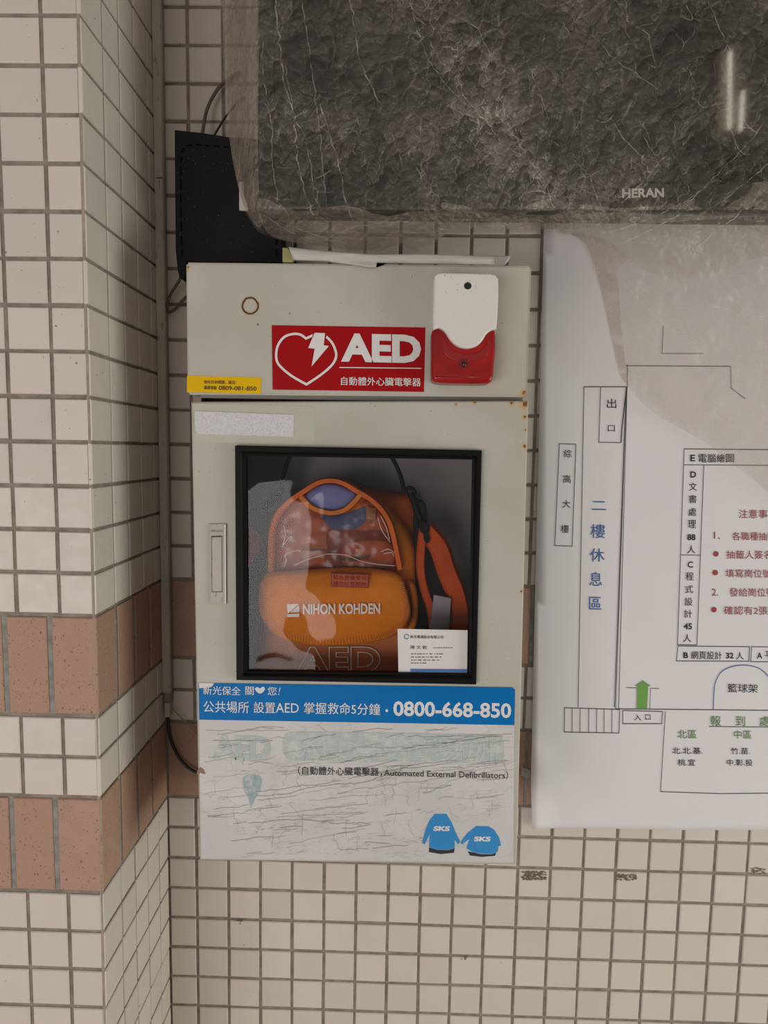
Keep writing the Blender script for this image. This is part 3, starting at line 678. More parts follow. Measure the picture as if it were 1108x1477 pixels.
# clear pocket window with binding
win = sp2([(394, 832), (394, 790), (396, 765), (403, 744), (418, 727), (436, 714), (455, 737), (475, 742), (500, 738), (528, 722), (548, 740), (560, 760), (568, 790), (574, 822), (540, 830), (480, 834), (430, 834)], 4)
cont = sheet('pocket_lining', win, 4, dome(-.1062, .001, 8, .003, 18, 4), M_INN, bag)
def inner(name, poly, y, mat, b=.002): return sheet(name, sp2(poly, 4), 4, dome(y, b, 8, .0015, 14, 6), mat, bag)
inner('blue_pad', [(462, 748), (470, 740), (490, 742), (512, 736), (528, 730), (528, 748), (522, 758), (505, 764), (485, 764), (474, 760)], -.1085, fabric('slate_blue_cloth', (.10, .13, .27)))
inner('dark_pocket', [(470, 764), (520, 764), (562, 770), (570, 815), (530, 822), (470, 822), (466, 790)], -.1082, M_INN2)
inner('inner_pocket', [(494, 786), (503, 781), (560, 780), (568, 812), (530, 818), (494, 816)], -.1094, M_INN)
inner('folded_cloth', [(418, 758), (440, 745), (470, 752), (474, 780), (470, 800), (420, 806), (405, 795), (408, 770)], -.1088, fabric('pale_salmon_cloth', (.52, .15, .075)))
p = Print(lambda u, v: -.1108); p.text('STANDARD', (506, 803), (532, 803), 4, .01); p.text('接続コネクタ', (430, 792), (470, 793), 4.4, .01) if False else None
p.line([(436, 793), (470, 794)], 2.0); p.line([(482, 806), (520, 808)], 3.0); p.line([(506, 804), (534, 802)], 2.4); p.build('tag_print', M_BROWNP, bag)
slab('care_label', [(528, 730), (543, 733), (542, 750), (528, 748)], -.1098, -.1088, fabric('tan_label', (.42, .20, .10)), bag, .6)
def clearfilm(name, fac, tint=(.95, .9, .88)):
    n = N(name); n.n.remove(n.b); t = n.n.new('ShaderNodeBsdfTransparent'); t.inputs[0].default_value = (*tint, 1)
    g = n.n.new('ShaderNodeBsdfGlossy'); g.inputs['Roughness'].default_value = .28; n.l.new(n.bump(n.noise(30, 2, .5), .6, .008), g.inputs['Normal'])
    fr = n.n.new('ShaderNodeFresnel'); fr.inputs['IOR'].default_value = 1.5
    m = n.n.new('ShaderNodeMixShader'); n.l.new(n.math('ADD', n.math('MULTIPLY', fr.outputs[0], .5), fac), m.inputs[0]); n.l.new(t.outputs[0], m.inputs[1]); n.l.new(g.outputs[0], m.inputs[2]); n.l.new(m.outputs[0], n.out.inputs[0]); return n.m
M_VINYL = clearfilm('clear_soft_vinyl', .02)
cl = sheet('clear_pocket', win, 4, dome(-.1155, .006, 18, .006, 22, 11), M_VINYL, bag); cl['label'] = 'creased clear vinyl pocket'
M_CRS = plain('pale_fold_highlight', (.75, .62, .60), .15, .05)  # pale tubes: highlights along the vinyl's creases put into their colour
for pts in ([(409, 758, -.118), (412, 770, -.1185), (407, 790, -.118)], [(408, 787, -.118), (417, 776, -.119), (421, 774, -.1185), (418, 780, -.118)], [(410, 803, -.118), (416, 797, -.119), (432, 794, -.1185), (431, 797, -.118)],
            [(410, 818, -.118), (413, 808, -.1185), (411, 801, -.118)], [(424, 816, -.119), (440, 808, -.120), (460, 802, -.1205), (475, 799, -.1205), (500, 801, -.1205), (520, 809, -.1195), (545, 814, -.119), (570, 816, -.118)],
            [(545, 746, -.118), (551, 765, -.119), (563, 782, -.118)], [(549, 744, -.118), (557, 760, -.119), (562, 778, -.118)], [(550, 796, -.118), (560, 792, -.119), (570, 798, -.118)], [(553, 799, -.118), (565, 797, -.119), (568, 803, -.118)]):
    pxtube('vinyl_fold_highlight', pts, .00055, M_CRS, cl, seg=5, k=5)
def band(name, pts, w, y0, y1, mat, par, k=6, closed=False):
    P = [np.array(q) for q in spline([(a, b) for a, b in pts], k, closed)]
    L = []; R_ = []
    n = len(P)
    for i in range(n):
        a = P[(i + 1) % n] if closed else P[min(i + 1, n - 1)]; b = P[i - 1] if (closed or i) else P[0]; t = a - b; t /= np.linalg.norm(t) + 1e-9; m = np.array([-t[1], t[0]]) * w / 2; L.append(P[i] + m); R_.append(P[i] - m)
    V = []; F = []
    for i in range(n):
        for q, y in ((L[i], y1), (L[i] * .85 + R_[i] * .15, y0), (L[i] * .15 + R_[i] * .85, y0), (R_[i], y1)):
            w_ = at(q[0], q[1], y0); w_[1] = y; V.append(w_)
    for i in range(n if closed else n - 1):
        j = (i + 1) % n
        for s in range(4): s2_ = (s + 1) % 4; F.append((i * 4 + s, i * 4 + s2_, j * 4 + s2_, j * 4 + s))
    if not closed: F += [(0, 1, 2, 3), ((n - 1) * 4 + 3, (n - 1) * 4 + 2, (n - 1) * 4 + 1, (n - 1) * 4)]
    return mesh(name, V, F, mat, par, smooth=False)
band('window_binding', [(390, 832), (390, 790), (392, 763), (401, 741), (418, 723), (438, 709), (458, 697), (475, 693.5), (494, 697), (515, 709), (535, 721), (552, 738), (563, 758), (570, 785), (577, 822)], 9, -.1225, -.1035, M_BIND, bag)
pad = sheet('lavender_panel', sp2([(438, 717), (450, 706), (464, 699.5), (476, 698), (490, 700), (503, 706), (514, 713), (505, 726), (492, 735), (476, 738), (458, 735), (447, 728)], 4), 4, dome(-.1175, .004, 10), M_LAV, bag, back=-.106)
band('panel_binding', [(433, 716), (445, 729), (458, 736), (476, 740), (494, 737), (508, 727), (521, 712)], 8.5, -.1235, -.106, fabric('bright_orange_binding', (.70, .20, .03)), bag)
# flap
flapo = sp2([(382, 829), (398, 826), (440, 823), (485, 819), (530, 820), (562, 825), (578, 832), (585, 850), (591, 872), (592, 888), (586, 903), (572, 915), (550, 924), (515, 929), (478, 931.5), (440, 929), (408, 921), (388, 906), (376, 888), (373, 872), (375, 850)], 4)
def flapy(U, V, D):
    t = np.clip((V - 820) / 30, 0, 1); return -.124 - .014 * np.sqrt(t) + .004 * (1 - np.clip(D / 6, 0, 1)) + .002 * (vnoise(U / 45, V / 45, 3) - .5)
fl = sheet('flap', flapo, 4, flapy, M_ORG, bag, back=-.116); fl['label'] = 'rounded orange front flap'
edge = [(a, b) for a, b in spline([(379, 840), (378, 866), (381, 888), (393, 904), (412, 915.5), (442, 923), (478, 925.5), (515, 923), (548, 918), (568, 909), (581, 896), (586, 882), (583, 862), (577, 840)], 8)]
Pe = Print(lambda u, v: -.1402); 
import itertools
for i, (a, b) in enumerate(zip(edge[:-1], edge[1:])):
    t = np.array([b[0] - a[0], b[1] - a[1]]); L_ = np.linalg.norm(t)
    if L_ < .1: continue
    t /= L_; nn_ = np.array([-t[1], t[0]]); 
    for k in range(max(1, int(L_ / 2.4))):
        c_ = np.array([a[0], a[1]]) + t * (k + .5) * L_ / max(1, int(L_ / 2.4)); Pe.line([tuple(c_ - nn_ * 4.2), tuple(c_ + nn_ * 4.2)], .8)
Pe.build('edge_stitching', fabric('stitch_thread', (.80, .25, .06)), fl)['kind'] = 'stuff'
PF = lambda u, v: -.1405
p = Print(PF); p.text('NIHON KOHDEN', (437, 871), (548.5, 870), 15.5, .028)
p.poly([(414, 871), (431.5, 870.8), (415, 885.2)]); p.poly([(431.8, 872.5), (431.8, 883), (418.5, 883.6)]); p.poly([(414, 886), (431.8, 884.6), (431.8, 889.6), (414, 890.3)])
M_WF = plain('white_fabric_print', (.80, .72, .66), .7); p.build('maker_lettering', M_WF, fl)
lb = slab('warning_label', [(477, 826.5), (532, 828.5), (531, 848.5), (477, 846.5)], -.1396, -.132, fabric('faded_red_label', (.62, .14, .05)), bag, .6)
p = Print(lambda u, v: -.1400); p.line([(478, 827.6), (531, 829.4), (530.2, 847.6), (478, 845.7)], .9, True); p.text('緊急救護使用', (480.5, 829.3), (528.5, 830.6), 7, .02); p.text('請勿任意開啟', (480.5, 838), (528.5, 839.5), 7, .02); p.build('warning_lettering', plain('dark_red_print', (.22, .02, .01), .7), lb)
# outlined letters on the lower pouch
def outline_text(txt, tl, tr, h, w, Y, mat, par, name):
    cu = bpy.data.curves.new('t', 'FONT'); cu.body = txt; cu.resolution_u = 4; cu.offset = .035; cu.fill_mode = 'NONE'; cu.bevel_depth = .013; cu.bevel_resolution = 0; cu.space_character = 1.05
    o = bpy.data.objects.new('t', cu); COL.objects.link(o); dg = bpy.context.evaluated_depsgraph_get(); dg.update()
    me = bpy.data.meshes.new_from_object(o.evaluated_get(dg)); V = np.array([v.co[:] for v in me.vertices]); F = [tuple(q.vertices) for q in me.polygons]
    bpy.data.objects.remove(o); bpy.data.curves.remove(cu); bpy.data.meshes.remove(me)
    mn = V.min(0); mx = V.max(0); s_ = (V - mn) / np.maximum(mx - mn, 1e-9); U = tl[0] + (tr[0] - tl[0]) * s_[:, 0]; Vv = tl[1] + (tr[1] - tl[1]) * s_[:, 0] + h * (1 - s_[:, 1])
    W_ = at_arr(U, Vv, Y); W_[:, 1] -= s_[:, 2] * .0005; return mesh(name, W_, F, mat, par)
outline_text('AED', (427, 933), (549, 932), 38, 2, -.1165, M_WF, bag, 'outlined_lettering')
# flap pocket fold at right, side strap
sheet('side_pocket', sp2([(585, 838), (598, 842), (603, 870), (600, 905), (585, 915), (594, 890), (592, 860)], 4), 4, dome(-.118, .008, 8), M_ORG, bag, back=-.1)
sheet('side_tuck', sp2([(358, 764), (364, 763), (378, 780), (374, 795), (362, 812), (357, 818)], 3), 4, dome(-.10, .01, 10, .003), fabric('coral_cloth', (.62, .10, .03)), bag, back=-.08)
stL = band('shoulder_strap', [(611, 764), (608, 790), (607, 820), (612, 850), (622, 880), (626, 910), (627, 975)], 13, -.110, -.104, M_STR, bag)
band('shoulder_strap', [(614, 766), (634, 790), (646, 825), (658, 855), (664, 885), (662, 915), (655, 975)], 30, -.108, -.100, M_STR, bag)
band('black_side_strap', [(600, 745), (601, 780), (602, 830), (604, 880), (603, 975)], 8, -.096, -.09, M_BWEB, bag)
slab('strap_sleeve', [(626, 858), (651, 863), (648, 912), (620, 908)], -.1145, -.1105, plain('grey_lavender_tape', (.30, .27, .31), .6), bag, 1)
# swivel clip
pxtube('swivel_clip', [(592, 712, -.10), (597, 722, -.102), (601, 735, -.104), (606, 748, -.104), (612, 762, -.104)], .0045, M_BCORD, bag, seg=8)
pxtube('clip_gate', [(600, 722, -.104), (609, 724, -.106), (613, 732, -.106), (614, 745, -.106), (614, 758, -.106)], .0018, M_BCORD, bag, seg=6)
pxtube('clip_ring', [(586, 712, -.1), (586, 706, -.1), (591, 703, -.1), (597, 706, -.1), (599, 713, -.1)], .0022, M_BCORD, bag, seg=6)
slab('clip_collar', sp2([(605, 752), (614, 752), (620, 765), (612, 770), (606, 766)], 3), -.1115, -.103, M_BCORD, bag, 1.5)
slab('clip_tongue', sp2([(611, 768), (617, 767), (620, 780), (616, 784), (612, 780)], 3), -.1135, -.109, M_BCORD, bag, 1)
pxtube('handle_cord', [(406, 712, -.088), (407, 700, -.088), (408, 690, -.088), (412, 675, -.087), (420, 655, -.085), (438, 630, -.082), (490, 612, -.08), (540, 630, -.08), (562, 655, -.082), (572, 672, -.084), (579, 690, -.086), (583, 708, -.088)], .0028, M_BCORD, bag, seg=8)
slab('left_buckle', sp2([(377, 732), (385, 722), (396, 712), (406, 711), (402, 722), (392, 730), (383, 737)], 3), -.1, -.09, M_BWEB, bag, 2)
slab('top_buckle', [(513, 703), (522, 704), (524, 707), (516, 708)], -.1, -.09, M_BWEB, bag, .5)
slab('grey_lining_flap', sp2([(356, 812), (378, 790), (384, 830), (380, 900), (384, 975), (356, 975)], 4), -.065, -.05, M_GRYF, bag, 2)
# business card tucked into the window
M_CARD = plain('white_card', (.66, .62, .60), .5, .03); M_BLP = plain('blue_card_print', (.06, .16, .38), .5); M_GRP = plain('grey_card_print', (.16, .14, .14), .6)
card = slab('business_card', [(573.5, 907), (674.8, 909), (674, 971.5), (574.8, 970)], -.1705, -.1700, M_CARD, None, .3)
tag(card, 'white business card with blue stripe tucked in the lower right of the cabinet window', 'card')
CY = lambda u, v: -.1708
p = Print(CY); p.text('新光電通股份有限公司', (592, 916.2), (639.5, 917), 4.4, .03); p.text('陳 文 欽', (592.5, 931), (616, 931.4), 5.2, .01)
p.build('card_heading', plain('dark_card_print', (.06, .05, .05), .6), card)
p = Print(CY)
for v, u1 in ((943.2, 641), (947.8, 639), (952.2, 637), (956.4, 617)):
    u = 593.
    while u < u1 - 2:
        w_ = random.uniform(2, 6); p.line([(u, v), (min(u + w_, u1), v + .05)], 1.5 if random.random() < .6 else 1.); u += w_ + random.uniform(.8, 2.4)
for i in range(8): p.line([(625 + i * 3.6, 934.4), (627.6 + i * 3.6, 934.4)], 1.3)
p.build('card_small_print', M_GRP, card)
p = Print(CY); p.poly([(592, 964.6), (674, 965.2), (673.9, 969.5), (592, 968.9)]); p.build('card_stripe', M_BLP, card); p = Print(CY); rg = [(586.5 + 3.2 * math.cos(a), 918.3 + 3.2 * math.sin(a)) for a in np.linspace(.4, 2 * math.pi - .1, 20)]; p.line(rg, 1.2); p.build('card_emblem', M_BLP, card)

# ================================================================== PAPER STRIP ON THE CABINET TOP
M_STRIP = plain('limp_translucent_paper', (.48, .44, .40), .5, .08, 30, .2, 90)
sheet_strip = sheet('paper_strip', [(416, 356), (440, 359), (470, 362), (505, 365), (540, 367), (600, 366.5), (660, 368), (700, 368.5), (737, 369), (734, 375), (729, 381.5), (700, 381), (640, 380), (560, 378.6), (543, 378.3), (543, 384), (536, 385.5), (505, 381), (470, 376), (440, 375), (423, 374.5)], 2.2,
      lambda U, V, D: -.1748 + .0008 * (1 - np.clip(D / 3, 0, 1)) - .0022 * np.abs(np.sin((V - 356 - (U - 416) * .035) / 5.5)) + .002 * (vnoise(U / 24, V / 5, 2) - .5), M_STRIP, None, back=-.1712)
tag(sheet_strip, 'crumpled pale paper strip lying along the top edge of the cabinet', 'paper')
slab('strip_end_flap', [(715, 370), (733, 371), (729, 381), (714, 380.5)], -.178, -.1765, plain('grey_strip_tape', (.28, .255, .23), .6), sheet_strip, .4)
tape = slab('masking_tape', [(407.5, 357), (415.5, 358), (424, 372.5), (421.5, 378.2), (407.5, 377.8)], -.168, -.160, plain('yellowish_tape', (.33, .28, .12), .7), None, .4)
tag(tape, 'small scrap of yellowish tape beside the black panel on the cabinet top', 'tape')

# ================================================================== BLACK STITCHED PANEL
M_LEA = (lambda n: n.fin(n.mix(n.math('MULTIPLY', n.ramp(n.noise(420, 2, .5), .70, .75), .6), (.012, .0105, .0125), (.28, .25, .22)), .62, n.bump(n.noise(700, 2), .5, .0006), .12))(N('dusty_black_leatherette'))
pnl = slab('leatherette_pouch', [(251.5, 187), (290, 191), (331, 197.5), (372, 200), (408, 203), (408.5, 300), (407.5, 377.9), (268.5, 377), (266.5, 398), (264.5, 404.5), (258.5, 399.5), (256, 390), (253, 360)], -.064, -.040, M_LEA, None, 1.6)
tag(pnl, 'black leatherette pouch with dashed stitching standing on the cabinet beside the wrapped screen', 'pouch')
p = Print(lambda u, v: -.0645)
def dashes(pts, L=7., g=4.5, w=2.2):
    P = spline(pts, 12); acc = 0; run = [P[0]]; on = True; tgt = L
    for a, b in zip(P[:-1], P[1:]):
        acc += np.linalg.norm(np.array(b) - a); run.append(b)
        if acc >= tgt:
            if on and len(run) > 1: p.line([tuple(run[0]), tuple(run[-1])], w)
            on = not on; tgt = L if on else g; acc = 0; run = [b]
dashes([(330, 212.5), (300, 210), (275, 209), (264.5, 214), (261.5, 226), (261, 300), (263, 372)]); dashes([(399, 344), (399, 376)])
p.build('stitching', plain('dark_thread', (.002, .002, .002), .9, spec=.1), pnl)['kind'] = 'stuff'
M_WTAB = plain('white_plastic_tab', (.62, .56, .50), .5)
# ================================================================== CABLES
M_CBL = plain('dusty_grey_cable', (.13, .10, .075), .6, .2, 80); M_CBK = plain('black_cable', (.010, .010, .014), .4); M_CBR = plain('tan_wire', (.30, .24, .18), .6)
def cable(nm, pts, r, mat, lab): o = pxtube(nm, pts, r, mat, None, None, seg=8); return tag(o, lab, 'cable')
cable('power_cable', [(291, 196, -.033), (293, 186, -.03), (298, 160, -.02), (308, 138, -.016), (321, 121, -.012), (345, 105, -.006)], .0024, M_CBL, 'thick grey cable curving from the black pouch up behind the wrapped screen')
cable('thin_cable', [(308, 197, -.03), (314, 187, -.028), (322, 174, -.02), (332, 160, -.012), (350, 140, -.006)], .0014, M_CBK, 'thin black cable just right of the thick grey one above the black pouch')
cable('looped_cable', [(262, 398, -.036), (256, 409, -.03), (246, 425, -.018), (241, 443, -.010), (243, 450, -.008), (252, 446, -.010), (263, 434, -.016), (275, 422, -.01)], .0021, M_CBL, 'grey cable looping from the black pouch down behind the upper left cabinet edge')
cable('black_cable', [(242.5, 1036, -.008), (243, 1048, -.007), (246, 1066, -.006), (254, 1085, -.006), (266, 1102, -.007), (281, 1113, -.008), (300, 1118, -.008)], .0023, M_CBK, 'black cable curving from the trunking end to behind the lower cabinet')
cable('short_wire', [(246, 1019, -.012), (256, 1030, -.009), (270, 1044, -.008), (281, 1056, -.008), (300, 1074, -.008)], .0010, M_CBR, 'thin tan wire slanting from the trunking to the cabinet above the black cable')

# ================================================================== WALL CHART
def pyf(u, v):
    e = max(0., 1 - abs(u - 770) / 28) * max(0., (v - 1000) / 200) * .008 + .004 * max(0, 1 - abs((u - 768) - (v - 1080) * .75) / 30) * (1 if v > 1060 else 0) * max(0, 1 - (u - 766) / 110)
    return -.0042 - min(e, .012) - .0006 * (1 + math.sin(u / 37.) * math.sin(v / 90.))
paper_poly = [(784.5, 250), (784.5, 333), (778, 600), (772, 850), (767, 1080), (765.8, 1120), (767.5, 1196.5), (800, 1194.5), (870, 1195), (980, 1197), (1108, 1197.5), (1240, 1199), (1240, 250)]
M_PAPER = plain('white_poster_paper', (.67, .62, .63), .7, .02, 6, .05, 200, .2)
chart = sheet('wall_chart', paper_poly, 12, lambda U, V, D: np.array([pyf(a, b) for a, b in zip(U, V)]), M_PAPER, None)
tag(chart, 'large white paper floor plan chart with Chinese lettering taped to the tiled wall', 'poster')
sol = chart.modifiers.new('thickness', 'SOLIDIFY'); sol.thickness = .0003; sol.offset = 0
ty = lambda u, v: pyf(u, v) - .0010
K = Print(ty)
K.line([(842.5, 558), (903.5, 558)], 1.3); K.line([(842.5, 558), (834, 1020)], 1.0); K.line([(903.5, 558), (886.5, 1020)], 1.1); K.line([(904, 558), (897, 620), (896, 638)], 1.6)
K.line([(866.5, 558), (864, 638), (896, 638.5)], 1.0); K.line([(905, 560), (905, 525)], .9)
K.line([(904, 558), (888, 1023)], .9); K.line([(905.5, 527), (892.5, 1023)], .9)
K.line([(903, 527.5), (1054, 528.5)], 1.1); K.line([(957, 470), (955, 510), (1015, 510)], .8); K.line([(1054, 528), (1055, 560), (1075, 575)], .8)
K.line([(807, 640), (831, 641), (825.5, 788), (800.5, 787)], 1.0, True)
K.line([(814.5, 1021), (894, 1023.5), (893, 1057.5), (814, 1056)], 1.0, True)
for u in (825.5, 837, 849.5, 861, 871.5, 883): K.line([(u, 1022), (u - .3, 1057)], .9)
K.line([(888, 1022.5), (1130, 1025)], 1.1); K.line([(898.5, 1025), (956, 1026.5), (954.5, 1044), (898.5, 1044)], 1.0, True)
K.line([(960, 1026), (953, 1142), (1040, 1145), (1130, 1144)], .9)
K.line([(904, 992), (918, 992.3)], .8); K.line([(939, 993), (951, 993.3)], .8); K.line([(938.5, 993), (937.5, 1024)], .7)
K.line([(987, 647.5), (1130, 649)], 1.1); K.line([(987, 647.5), (977.5, 930), (1005.5, 930.5), (1015.5, 671)], 1.0); K.line([(986.3, 670.5), (1130, 671.5)], .9); K.line([(983, 800.5), (1010.5, 801)], .9)
K.line([(978, 932), (1081.5, 933), (1080.5, 954), (976, 953.5)], 1.0, True); K.line([(1130, 933.5), (1084.5, 933), (1083, 954.5), (1130, 955)], 1.0)
K.line([(1023, 1048), (1115, 1049)], .9); K.build('ruled_lines', plain('grey_black_ink', (.05, .045, .05), .7), chart)
T = Print(ty, True)
def ch(c, u, v, s, b=.012): T.text(c, (u - s / 2, v - s / 2), (u + s / 2, v - s / 2), s, b)
for c, u, v in (('出', 882.5, 582), ('綜', 819, 654.5), ('高', 818, 691), ('大', 817, 727), ('樓', 815, 763)): ch(c, u, v, 11.5 if c != '出' else 13.5, .004)
T.text('口', (877, 613.5), (887, 613.5), 9, .01)
T.text('入', (915, 1030.5), (925, 1030.5), 9, .004); T.text('口', (931, 1031), (938.5, 1031), 7.5, .004)
T.text('E', (996, 656), (1003, 656), 9.5, .02)
for i, c in enumerate('電腦繪圖'): ch(c, 1013.5 + i * 13.2, 661, 12, .018)
for c, v in (('文', 702), ('書', 720), ('處', 738.5), ('理', 756), ('人', 792.5)): ch(c, 1000 - (v - 700) * .03, v, 11.5, .02)
T.text('D', (996, 680), (1004.5, 680), 9, .03); T.text('88', (991.5, 770.5), (1003.5, 770.5), 9, .03); T.text('C', (992, 810), (1000, 810), 9, .02)
for c, v in (('程', 831.5), ('式', 850), ('設', 868), ('計', 885.5), ('人', 920.5)): ch(c, 995 - (v - 830) * .04, v, 11.5, .012)
T.text('45', (986.5, 899), (998.5, 899), 9, .03); T.text('B', (986, 941), (993, 941), 8.5, .03); T.text('網頁設計', (997, 939.3), (1041.5, 940), 11.5, .012); T.text('32', (1047.5, 941.5), (1058.5, 941.5), 8.5, .03); ch('人', 1067.5, 946, 11, .012)
T.text('A', (1092, 941.5), (1100, 941.5), 8.5, .02); ch('平', 1110, 945.5, 12, .012)
T.text('籃球架', (1050, 986), (1093.5, 987), 12.5, .004)
for c, u, v in (('北.北.基.', 970, 1078), ('竹.苗.', 1054.5, 1078.5)): T.text(c, (u, v), (u + (43.5 if len(c) > 4 else 27.5), v + .3), 9.5, .012)
T.text('桃.宜', (978, 1095), (1003, 1095.3), 9.5, .012); T.text('中.彰.投', (1048.5, 1095.2), (1086, 1095.6), 9.5, .012)
T.build('black_lettering', plain('black_ink', (.015, .014, .016), .7), chart)
def inkset(nm, col, items, dots=()):
    global T; T = Print(ty, True)
    for c, u0, v0, u1, h, b in items: T.text(c, (u0, v0), (u1, v0 + .4), h, b)
    for u, v, r in dots: T.poly([(u + r * math.cos(a), v + r * math.sin(a)) for a in np.linspace(0, 2 * math.pi, 16)[:-1]])
    return T
t_ = inkset('', 0, [('二', 854, 723, 874.5, 12.5, .012), ('樓', 852, 756, 873, 20, .012), ('休', 851, 791, 872, 19, .012), ('息', 850.5, 825, 868.5, 20, .012), ('區', 850, 861, 867.5, 18, .012)]); t_.build('blue_lettering', plain('blue_ink', (.03, .10, .28), .6), chart)
t_ = inkset('', 0, [('注意事項', 1066, 735, 1122, 12.5, .006), ('1.', 1030, 767, 1038.5, 10, .004), ('各職種抽籤', 1056.5, 767.5, 1119, 12, .006), ('抽籤人簽名', 1048, 794, 1113, 12, .006), ('填寫崗位號', 1047, 821, 1113, 12, .006),
     ('2.', 1027, 849, 1036, 10, .004), ('發給崗位號', 1052.5, 848, 1118, 12.5, .006), ('確認有2張', 1044.5, 874.5, 1108, 12, .006)], [(1033, 799, 4), (1032, 826, 4), (1030, 879.5, 4)]); t_.build('red_lettering', plain('dark_red_ink', (.28, .025, .03), .6), chart)
t_ = inkset('', 0, [('報', 1025, 1032.5, 1040, 14.5, .008), ('到', 1061.5, 1033, 1075, 14, .008), ('處', 1096, 1033, 1111, 14.5, .008), ('北區', 977.5, 1053, 1005, 12, .003), ('中區', 1059, 1053.5, 1084, 12, .003)]); t_.build('green_lettering', plain('green_ink', (.09, .19, .045), .6), chart)
p = Print(ty); p.poly([(927.5, 981.5), (939.5, 990), (935, 990), (933.5, 1022.5), (918.5, 1022), (919, 989.5), (916, 989.3)]); p.build('green_arrow', plain('green_arrow_ink', (.13, .30, .05), .6), chart)
p = Print(ty); p.line([tuple(a) for a in spline([(1029, 1024.5), (1030, 1000), (1032, 985), (1040, 970), (1055, 962), (1075, 959.5), (1095, 964), (1108, 975), (1118, 990)], 6)], 1.3); p.build('blue_arc', plain('blue_line_ink', (.06, .10, .30), .6), chart)
tp = slab('clear_tape', [(751, 1106), (766, 1111), (767, 1119), (760, 1124.5), (752, 1118)], -.0070, -.0062, clearfilm('clear_adhesive_tape', .16, (.9, .88, .85)), None, .2)
tag(tp, 'scrap of clear tape at the left edge of the paper chart above its lower corner', 'tape')

# ================================================================== SCREEN UNDER PLASTIC
YT = -.15
tv = empty('television', (.60, 0, Z0 - .321), 'large flat black television wrapped in cloudy plastic at the upper right', 'television')
M_BEZ = plain('black_glossy_bezel', (.012, .011, .011), .3, .1, 20, .05); M_SCR = plain('dark_screen_glass', (.012, .011, .012), .045, .1, 3, spec=.6); M_TVB = plain('black_tv_housing', (.02, .019, .018), .5)
XL, ZB, XR, ZT = .131, Z0 - .320, 1.06, Z0 + .25
box('housing', XL + .004, XR - .004, YT + .012, -.095, ZB + .004, ZT - .004, M_TVB, tv, bev=.004)
bz = .018; V = []; F = []
for (a, b, c, d, y) in ((XL, XR, ZB, ZT, YT + .012), (XL, XR, ZB, ZT, YT + .001), (XL + .002, XR - .002, ZB + .002, ZT - .002, YT), (XL + bz, XR - bz, ZB + .032, ZT - bz, YT), (XL + bz, XR - bz, ZB + .032, ZT - bz, YT + .004)):
    V += [(a, y, c), (b, y, c), (b, y, d), (a, y, d)]
for k in range(4):
    for i in range(4): j = (i + 1) % 4; F.append((k * 4 + i, k * 4 + j, (k + 1) * 4 + j, (k + 1) * 4 + i))
mesh('bezel', V, F, M_BEZ, tv); box('screen', XL + bz, XR - bz, YT + .003, YT + .006, ZB + .032, ZT - bz, M_SCR, tv)
box('wall_bracket', .5, .85, -.095, -.0005, Z0 - .15, Z0 + .1, M_TVB, tv)
p = Print(lambda u, v: YT - .0005); p.text('HERAN', (897.5, 272), (958, 271), 13.5, .035); p.build('maker_lettering', plain('silver_print', (.55, .52, .49), .5), tv)
tab = slab('white_tab', [(345, 262), (352, 262), (352, 279), (358, 300), (358, 304), (345, 303)], -.0665, -.064, M_WTAB, None, .5); tag(tab, 'small white plastic tab on the black pouch at the edge of the plastic wrap', 'tab')

